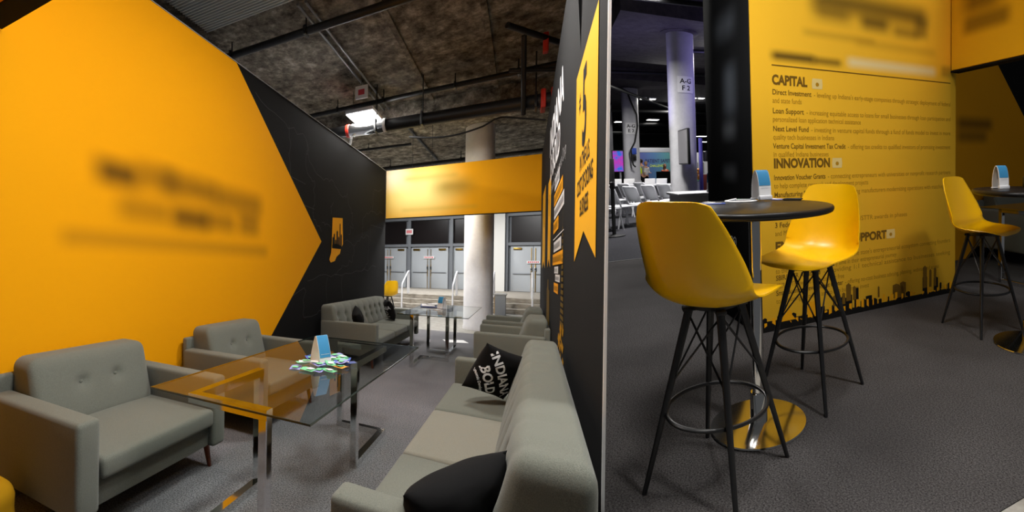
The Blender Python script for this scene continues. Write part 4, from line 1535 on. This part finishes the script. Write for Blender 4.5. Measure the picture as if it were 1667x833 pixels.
# screen on an arm at the nearer column
fr = Fr(BR, (-11.80, 3.47, 0), -4)
o = thing('television', fr, 'flat screen seen edge on, mounted beside the nearer hall column', 'television')
q = B().box((-.52, -.05, 1.28), (.52, .02, 2.14), .012, 1)
build('casing', fr, q, 'black_paint', o)
build('screen', fr, B().box((-.49, -.056, 1.31), (.49, -.05, 2.11)), plain('grey switched off screen', srgb(165, 163, 168), .25), o, 0)
build('wall_arm', fr, B().box((-.58, .02, 1.6), (-.1, .08, 1.8), .01, 1), 'black_metal', o)
fr = Fr(BR, (-12.15, 3.98, 0))
o = thing('screen_stand', fr, 'thin upright stand with a black speaker right of the nearer hall column', 'stand')
build('pole', fr, B().cyl((0, 0, 0), (0, 0, 1.95), .05, n=12), 'purple', o)
build('foot', fr, B().lathe([(0, 0), (.2, 0), (.2, .02), (0, .03)], n=20), 'black_metal', o)
build('speaker_box', fr, B().box((-.15, .1, 1.35), (.1, .42, 1.62), .02, 1), 'black_paint', o)

# white counter with its own table sign
fr = Fr(BR, (-7.55, 2.02, 0), 0)
o = thing('counter', fr, 'white counter behind the foreground bar table, left of the black tower end', 'counter')
build('worktop', fr, B().box((-.36, -.02, .80), (.36, 1.1, .84), .008, 1), 'white_plastic', o)
build('body', fr, B().box((-.32, .02, 0), (.32, 1.06, .80), .008, 1), 'white_card', o)
tent_card(BR, (-7.4, 2.6, .841), -30, 'blue and white table sign on the white counter in the hall', 1.5)
build('box', Fr(BR, (-7.22, 2.62, .841)), B().box((-.05, .1, 0), (.05, .2, .07), .004, 1), 'brown_card', label='small brown carton on the white counter', cat='box')

# stuff right of the column
fr = Fr(BR, (-16.5, 5.0, 0))
o = thing('display_board', fr, 'maroon board standing far behind the white counter', 'board')
build('panel', fr, B().box((-.03, 0, .35), (.03, 1.0, .92), .01, 1), 'maroon', o)
for y in (.05, .95):
    build('leg', fr, B().box((-.02, y - .03, 0), (.02, y + .03, .36), .005, 1), 'black_metal', o)
fr = Fr(BR, (-19.0, 6.0, 0))
o = thing('display_wall', fr, 'pale display wall far behind, just left of the black tower end', 'display wall')
build('panel', fr, B().box((-.05, -.6, 0), (.05, 1.4, 1.75), .01, 1), 'white_card', o)
q = B()
for k in range(3):
    q.box((.05, .05 + .12 * k, .9), (.06, .09 + .12 * k, 1.35))
build('print', fr, q, 'greycloth', o)
fr = Fr(BR, (-14.6, 4.62, 0))
o = thing('plant_pot', fr, 'orange flowers in a tall white pot right of the nearer hall column', 'plant')
build('pot', fr, B().lathe([(0, 0), (.1, 0), (.13, .75), (0, .76)], n=16), 'white_plastic', o)
q = B()
random.seed(5)
for k in range(14):
    q.ball((random.uniform(-.1, .1), random.uniform(-.1, .1), .82 + random.uniform(0, .3)), .06, 8)
build('flowers', fr, q, 'leaf_orange', o)
q = B()
for k in range(8):
    q.ball((.1 * cos(k), .1 * sin(k), .78), .05, 8, (1, 1, .5))
build('leaves', fr, q, 'leaf_green', o)

# white chairs
def white_chair(base, yaw, label):
    fr = Fr(BR, base, yaw)
    o = thing('white_chair', fr, label, 'chair', 'white plastic chairs in the hall')
    q = B().rbox((-.22, -.235, .425), (.24, .235, .45), .012, (6, 6, 1), lambda x, y, z: (x, y * (1 - .05 * x), z - .012 * (1 - (y / .235) ** 2)))
    build('seat', fr, q, 'white_plastic', o, 60)
    q = B().sheet(lambda u, v: (-.21 - .13 * v - .03 * (1 - (2 * u - 1) ** 2), (u - .5) * .43, .50 + .30 * v), 12, 8, .012)
    build('backrest', fr, q, 'chair_grey', o, 60)
    for sy in (-1, 1):
        q = B().tube([(-.205, sy * .225, .43), (-.235, sy * .228, .52), (-.29, sy * .228, .66), (-.345, sy * .222, .80), (-.35, sy * .19, .815)], .019, 8)
        build('back_post', fr, q, 'white_plastic', o)
        q = B().cyl((-.30, sy * .245, 0), (-.20, sy * .215, .44), .015, .021, 8)
        build('leg', fr, q, 'white_plastic', o)
        q = B().cyl((.27, sy * .235, 0), (.19, sy * .205, .43), .015, .021, 8)
        build('leg', fr, q, 'white_plastic', o)
    q = B().tube([(-.35, -.20, .812)] + [(-.352 - .03 * (1 - (k / 5 - 1) ** 2), -.2 + .04 * k, .82) for k in range(11)] + [(-.35, .2, .812)], .014, 8)
    build('top_rail', fr, q, 'white_plastic', o)
    return o


M['chair_grey'] = plain('pale grey plastic back', srgb(186, 188, 192), .45)
YW = 115
wc = white_chair((-10.62, 1.80, 0), YW, 'white plastic chair with its back to the viewer, just right of the black barrier post')
for base, lb in (((-11.0, 2.28, 0), 'white plastic chair with its back to the viewer, second from the barrier post'), ((-11.4, 2.74, 0), 'white plastic chair with its back to the viewer, third from the barrier post'),
                 ((-11.75, 3.18, 0), 'white plastic chair with its back to the viewer, half hidden by the nearer hall column'), ((-10.2, 1.36, 0), 'white plastic chair half hidden behind the black barrier post')):
    copy_tree(wc, BR.pt(base), lb)
wf = white_chair((-12.55, 2.02, 0), YW, 'white plastic chair in the second row, nearest the black barrier post')
for base, lb in (((-12.95, 2.5, 0), 'white plastic chair in the second row, middle one'), ((-13.3, 2.95, 0), 'white plastic chair in the second row, nearest the hall column')):
    copy_tree(wf, BR.pt(base), lb)
fr = Fr(BR, (-14.2, 3.0, 0), YW + 35)
o = thing('folding_table', fr, 'long white table behind the rows of white chairs', 'table')
build('tabletop', fr, B().box((-.35, -1.0, .70), (.35, 1.0, .735), .008, 1), 'white_plastic', o)
for sy in (-.85, .85):
    q = B().tube([(-.28, sy, 0), (-.25, sy, .7), (.25, sy, .7), (.28, sy, 0)], .018, 8)
    build('leg', fr, q, 'greycloth', o)
for k, (x, y, mt, lb) in enumerate(((-.1, -.5, 'white_card', 'white box leaning on the long white table, left one'), (.0, -.15, 'white_card', 'white box leaning on the long white table, next to the left one'), (.05, .45, 'white_card', 'white box standing on the long white table under the vest'), (-.05, .78, 'white_card', 'white box at the right end of the long white table'))):
    f2 = Fr(BR, fr.b + fr.M @ Vector((x, y, .736)), YW + 35 + 8 * k)
    build('carton', f2, B().box((-.05, -.14, 0), (.05, .14, .16), .006, 1, lambda X, Y, Z: (X + Z * .3, Y, Z)), mt, label=lb, cat='box')
f2 = Fr(BR, fr.b + fr.M @ Vector((0, .12, .736)), YW)
for k, (x, y) in enumerate(((0, 0), (.06, .09), (-.05, .14))):
    f3 = Fr(BR, f2.b + f2.M @ Vector((x, y, 0)))
    build('cup', f3, B().lathe([(0, 0), (.028, 0), (.038, .1), (.034, .1), (.026, .006), (0, .006)], n=14), 'greycloth', label=('grey cup at the middle of the long white table, left', 'grey cup at the middle of the long white table, centre', 'grey cup at the middle of the long white table, right')[k], cat='cup', group='cups on the white table')

# barrier posts
fr = Fr(BR, (-9.35, 1.41, 0))
o = thing('barrier_post', fr, 'black belt barrier post on a round foot beside the white chairs', 'barrier post')
build('foot', fr, B().lathe([(0, 0), (.19, 0), (.19, .012), (.06, .03), (0, .032)], n=32), 'black_metal', o)
build('pole', fr, B().cyl((0, 0, .02), (0, 0, .88), .032, n=20), 'black_metal', o)
build('belt_head', fr, B().lathe([(0, .86), (.045, .86), (.045, .97), (.03, .985), (0, .985)], n=20), 'black_paint', o)
build('belt_clip', fr, B().box((-.075, -.03, .885), (-.04, .03, .95), .006, 1), 'black_paint', o)
fr = Fr(BR, (-14.0, 2.085, 0))
o = thing('sign_stand', fr, 'tall thin black display stand behind the barrier post', 'stand')
build('panel', fr, B().box((-.03, -.09, .5), (.03, .09, 1.46), .006, 1), 'black_paint', o)
build('pole', fr, B().cyl((0, 0, 0), (0, 0, .52), .03, n=10), 'black_metal', o)
build('foot', fr, B().box((-.15, -.15, 0), (.15, .15, .015)), 'black_metal', o)
# magenta screen
t = Nt('magenta screen')
n_ = t.noise(2.5, 3)
c_ = t.ramp(n_, [(.35, srgb(60, 120, 230)), (.5, srgb(190, 70, 200)), (.65, srgb(225, 80, 170))])
e_ = t.n('Emission')
t.l(c_, e_.inputs[0])
e_.inputs[1].default_value = .8
t.l(e_.outputs[0], t.out.inputs[0])
fr = Fr(BR, (-24.6, 3.80, 0), 0)
o = thing('display_screen', fr, 'lit magenta and blue screen left of the further hall column', 'screen')
build('casing', fr, B().box((-.06, -.06, .95), (.0, .66, 2.0), .01, 1), 'black_paint', o)
build('screen', fr, B().box((0, -.02, .99), (.008, .62, 1.96)), t.m, o, 0)
build('pole', fr, B().cyl((-.06, .3, 0), (-.06, .3, .96), .05, n=12), 'white_plastic', o)
# conference backdrop
t = Nt('conference backdrop')
x_ = t.xyz()
c_ = t.ramp(t.math('DIVIDE', t.math('SUBTRACT', x_[1], 5.6), 3.6), [(0, srgb(86, 74, 160)), (.35, srgb(74, 112, 160)), (.8, srgb(90, 160, 130))])
t.bsdf(c_, .8)
fr = Fr(BR, (-30.0, 5.4, 0))
o = thing('backdrop_banner', fr, 'purple to green conference backdrop behind the standing people', 'backdrop')
build('panel', fr, B().box((-.05, 0, 0), (.05, 4.6, 2.02), .01, 1), t.m, o, 0)
q = B()
q.text('PATIENT SAFETY TODAY', .30, lambda x, y: (.056, 1.0 + x, 1.42 + y), .02, .72)
build('lettering', fr, q, plain('dark blue print', srgb(40, 44, 90), .8), o, 0)
q = B()
q.text('CHALLENGE', .2, lambda x, y: (.056, 1.25 + x, 1.16 + y), .01, .8)
build('lettering', fr, q, 'hivis', o, 0)
fr = Fr(BR, (-31.5, 4.9, 0))
build('ceiling_baffle', Fr(BR, (-31.0, 6.2, 2.05)), B().box((-.2, -.4, 0), (.2, 2.6, .3), .05, 2), 'white_plastic', label='long white lit box hanging above the conference backdrop', cat='lamp')
fr = Fr(BR, (-26.8, 6.35, 0))
o = thing('registration_desk', fr, 'black draped registration desk in front of the conference backdrop', 'desk')
build('drape', fr, B().box((-.3, 0, 0), (.3, 2.6, .92), .02, 1), 'black_cloth', o)
build('desk_sign', fr, B().box((.3, .95, .2), (.31, 1.6, .62)), 'grey_print', o, 0)


# people
def skinned(verts, edges, sub=1):
    """one continuous surface grown over a skeleton of (x, y, z, radius)"""
    me = bpy.data.meshes.new('body')
    me.from_pydata([v[:3] for v in verts], edges, [])
    o = bpy.data.objects.new('body', me)
    COL.objects.link(o)
    m = o.modifiers.new('s', 'SKIN')
    m.use_smooth_shade = True
    for d, v in zip(me.skin_vertices[0].data, verts):
        d.radius = (v[3], v[3] if len(v) < 5 else v[4])
    me.skin_vertices[0].data[0].use_root = True
    s_ = o.modifiers.new('u', 'SUBSURF')
    s_.levels = s_.render_levels = sub
    dg = bpy.context.evaluated_depsgraph_get()
    r = bpy.data.meshes.new_from_object(o.evaluated_get(dg))
    b = B().add([v.co.copy() for v in r.vertices], [tuple(p.vertices) for p in r.polygons])
    bpy.data.objects.remove(o)
    bpy.data.meshes.remove(me)
    bpy.data.meshes.remove(r)
    return b


def person(base, yaw, label, top, legs, hair, arms, seated=False, sc=1.0, vest=False, longhair=False):
    fr = Fr(BR, base, yaw)
    fr.M = fr.M * sc
    o = thing('person', fr, label, 'person')
    hz = .90 if not seated else .50
    V = [(0, 0, hz, .125, .15), (0, 0, hz + .2, .105, .14), (.01, 0, hz + .38, .11, .165), (0, 0, hz + .5, .07, .12), (.01, 0, hz + .57, .05), (.02, 0, hz + .66, .06)]
    E_ = [(0, 1), (1, 2), (2, 3), (3, 4), (4, 5)]
    hands = []
    for sy, (el, wr_) in zip((-1, 1), arms):
        k = len(V)
        V += [(0, sy * .17, hz + .47, .055), (el[0], sy * .2 + el[1], hz + el[2], .043), (wr_[0], sy * .17 + wr_[1], hz + wr_[2], .028), (wr_[0] + .06, sy * .17 + wr_[1], hz + wr_[2] - .01, .034, .022)]
        E_ += [(3, k), (k, k + 1), (k + 1, k + 2), (k + 2, k + 3)]
        hands.append(Vector(V[k + 3][:3]))
        k = len(V)
        if seated:
            V += [(0, sy * .09, hz - .02, .09), (.42, sy * .1, hz, .07), (.44, sy * .1, .08, .045), (.55, sy * .1, .035, .04)]
        else:
            V += [(0, sy * .09, hz - .08, .088), (.015, sy * .10, .48, .062), (-.01, sy * .11, .085, .042), (.12, sy * .12, .04, .038)]
        E_ += [(0, k), (k, k + 1), (k + 1, k + 2), (k + 2, k + 3)]
    q = skinned(V, E_, 2)
    hc = Vector((.025, 0, hz + .73))
    q.ball(hc, .1, 18, (.95, .78, 1.18))
    q.ball(hc + Vector((.095, 0, -.01)), .016, 8, (1, .8, 1.5))
    for sy in (-1, 1):
        q.ball(hc + Vector((0, sy * .078, -.01)), .022, 8, (.6, .4, 1.2))
    for hnd, sy in zip(hands, (-1, 1)):
        for k in range(4):
            y = (k - 1.5) * .019
            q.tube([hnd + Vector((.02, y, 0)), hnd + Vector((.055, y * 1.1, -.005)), hnd + Vector((.085 - .006 * abs(k - 1), y * 1.15, -.025))], .0085, 6)
        q.tube([hnd + Vector((-.02, sy * -.02, .0)), hnd + Vector((.015, sy * -.045, -.005)), hnd + Vector((.045, sy * -.045, -.015))], .0095, 6)
    build('body', fr, q, 'skin', o, 80)
    face = B()
    for sy in (-1, 1):
        face.ball(hc + Vector((.086, sy * .032, .012)), .01, 8, (.5, 1, .7))
    build('eyes', fr, face, 'black_paint', o, 80)
    build('mouth', fr, B().ball(hc + Vector((.083, 0, -.055)), .02, 8, (.4, 1, .3)), 'redcloth', o, 80)
    hb_ = B().ball(hc + Vector((-.016, 0, .022)), .108, 18, (.95, .86, 1.12))
    if longhair:
        hb_.ball(hc + Vector((-.05, 0, -.10)), .1, 12, (.7, .95, 1.5))
    build('hair', fr, hb_, hair, o, 80)
    # clothes, a little fuller than the body
    C_ = [(0, 0, hz - .03, .14, .168), (0, 0, hz + .2, .122, .156), (.01, 0, hz + .38, .126, .182), (0, 0, hz + .5, .085, .135)]
    CE_ = [(0, 1), (1, 2), (2, 3)]
    for sy, (el, wr_) in zip((-1, 1), arms):
        k = len(C_)
        C_ += [(0, sy * .17, hz + .47, .066), (el[0], sy * .2 + el[1], hz + el[2], .054), (wr_[0] * .9 + el[0] * .1, sy * .175 + wr_[1] * .9, hz + wr_[2] * .9 + el[2] * .1, .04)]
        CE_ += [(3, k), (k, k + 1), (k + 1, k + 2)]
    build('shirt', fr, skinned(C_, CE_, 2), top, o, 80)
    if vest:
        W_ = [(0, 0, hz - .05, .15, .178), (0, 0, hz + .2, .134, .168), (.01, 0, hz + .38, .138, .194), (0, 0, hz + .5, .098, .148)]
        build('vest', fr, skinned(W_, [(0, 1), (1, 2), (2, 3)], 2), 'hivis', o, 80)
    P_ = [(0, 0, hz - .02, .135, .162), (0, 0, hz + .06, .12, .15)]
    PE = [(0, 1)]
    for sy in (-1, 1):
        k = len(P_)
        if seated:
            P_ += [(0, sy * .09, hz - .02, .1), (.42, sy * .1, hz, .082), (.44, sy * .1, .12, .058)]
        else:
            P_ += [(0, sy * .09, hz - .08, .1), (.015, sy * .10, .48, .076), (-.01, sy * .11, .1, .06)]
        PE += [(0, k), (k, k + 1), (k + 1, k + 2)]
    build('trousers', fr, skinned(P_, PE, 2), legs, o, 80)
    q = B()
    for sy in (-1, 1):
        q.rbox((-.07 + (.45 if seated else 0), sy * .11 - .045, 0), (.2 + (.43 if seated else 0), sy * .11 + .045, .085), .03, (2, 2, 2))
    build('shoes', fr, q, 'black_paint', o, 70)
    return o


hang = ((-.03, .04, .18), (.05, .03, -.05))
bend = ((-.02, .03, .18), (.24, -.06, .18))
person((-25.1, 5.16, 0), 120, 'person with dark hair in a yellow high visibility vest standing side on', 'greycloth', 'black_cloth', 'hair_dark', (hang, hang), sc=.90, vest=True)
person((-25.4, 5.45, 0), 20, 'person with fair hair in a white shirt standing with bent arms', 'whitecloth', 'black_cloth', 'hair_fair', (bend, bend), sc=.83)
fr = Fr(BR, (-28.3, 7.1, 0), 5)
o = thing('desk_chair', fr, 'black chair under the person seated at the registration desk', 'chair')
build('seat', fr, B().box((-.2, -.22, .33), (.25, .22, .37), .02, 2), 'black_cloth', o)
build('backrest', fr, B().box((-.30, -.2, .34), (-.25, .2, .8), .015, 2), 'black_cloth', o)
for sx in (-.16, .2):
    for sy in (-.18, .18):
        build('leg', fr, B().cyl((sx, sy, 0), (sx, sy, .34), .015, n=8), 'black_metal', o)
person((-28.2, 7.1, .0), 5, 'person with reddish hair in an orange top seated at the registration desk', 'redcloth', 'black_cloth', 'hair_red', (bend, bend), seated=True, longhair=True, sc=.98)

# hall lamps
for k, (a, t_, h_, lb) in enumerate(((-23.07, 4.95, 4.3, 'left one of the pair of small lit lamps between the two hall columns'), (-23.0, 5.35, 4.3, 'right one of the pair of small lit lamps between the two hall columns'),
                          (-21.9, 6.9, 4.3, 'left one of the pair of lit lamps right of the nearer hall column'), (-21.8, 7.25, 4.3, 'right one of the pair of lit lamps right of the nearer hall column'),
                          (-32.4, 7.5, 4.2, 'lit lamp low between the two hall columns, just above the backdrop'), (-36, 11.9, 3.4, 'long lit lamp far right, low over the pale display wall'), (-38.5, 12.9, 3.1, 'furthest lit lamp over the pale display wall'), (-36, 6.1, 4.3, 'lit lamp left of the further hall column'))):
    lampbox(BR, (a, t_, h_), .28 if k < 4 else .7, .28 if k < 4 else .7, lb, None, .4, energy=30 if k in (0, 2) else 0, mat='lamp_far')


def area(place, p, size, energy, color, aim=None, name='hall_light'):
    la = bpy.data.lights.new(name, 'AREA')
    la.shape, la.size, la.size_y, la.energy, la.color = 'RECTANGLE', size[0], size[1], energy, color
    lo = bpy.data.objects.new(name, la)
    COL.objects.link(lo)
    lo.location = place.pt(p)
    if aim:
        d = place.pt(aim) - lo.location
        lo.rotation_euler = d.to_track_quat('-Z', 'Y').to_euler()
    return lo


W_ = (1, .97, .93)
# ceiling lamps over the bar corner, out of the picture overhead
lampbox(BR, (-1.3, 1.0, 4.4), .6, .6, 'square ceiling lamp over the foreground yellow stool', None, .6, energy=92)
lampbox(BR, (.6, 2.2, 4.4), .6, .6, 'added unseen square lamp right of the viewer', None, .6, energy=85)  # added out of view to brighten the stool fronts and yellow wall
lampbox(BR, (-.6, 3.6, 4.4), .6, .6, 'square ceiling lamp over the right hand bar table', None, .6, energy=22)
for a, t_, e_ in ((-10.2, 2.2, 430), (-14.5, 5.2, 170), (-18.5, 4.6, 120), (-27.5, 8.0, 260)):
    area(BR, (a, t_, 4.55), (.8, .8), e_, W_)
area(BR, (-11.0, 5.6, 3.6), (.3, .3), 20, (.42, .36, 1), (-12.9, 3.9, 3.4), 'stage_light')
area(BR, (-13.2, 2.6, 2.3), (.3, .3), 16, (.5, .45, 1), (-13.5, 3.0, 5), 'stage_light')

# ------------------------------------------------------------------ world, camera, view
wd = bpy.data.worlds.new('World')
SC.world = wd
wd.use_nodes = True
wd.node_tree.nodes['Background'].inputs[0].default_value = (.95, .97, 1, 1)
wd.node_tree.nodes['Background'].inputs[1].default_value = .08
cam = bpy.data.cameras.new('camera')
cam.sensor_width = 36
cam.lens = FOC / 1667 * 36
cam.shift_y = (PY - 416.5) / 1667
cam.clip_start, cam.clip_end = .05, 200
co = bpy.data.objects.new('camera', cam)
COL.objects.link(co)
co.location = EYE
co.rotation_euler = (pi / 2, 0, 0)
SC.camera = co
vs_ = SC.view_settings
vs_.view_transform, vs_.look, vs_.exposure, vs_.gamma = 'Standard', 'None', 0, 1
vs_.use_curve_mapping = False
SC.cycles.max_bounces = 8
SC.cycles.transparent_max_bounces = 12
SC.cycles.use_denoising = True
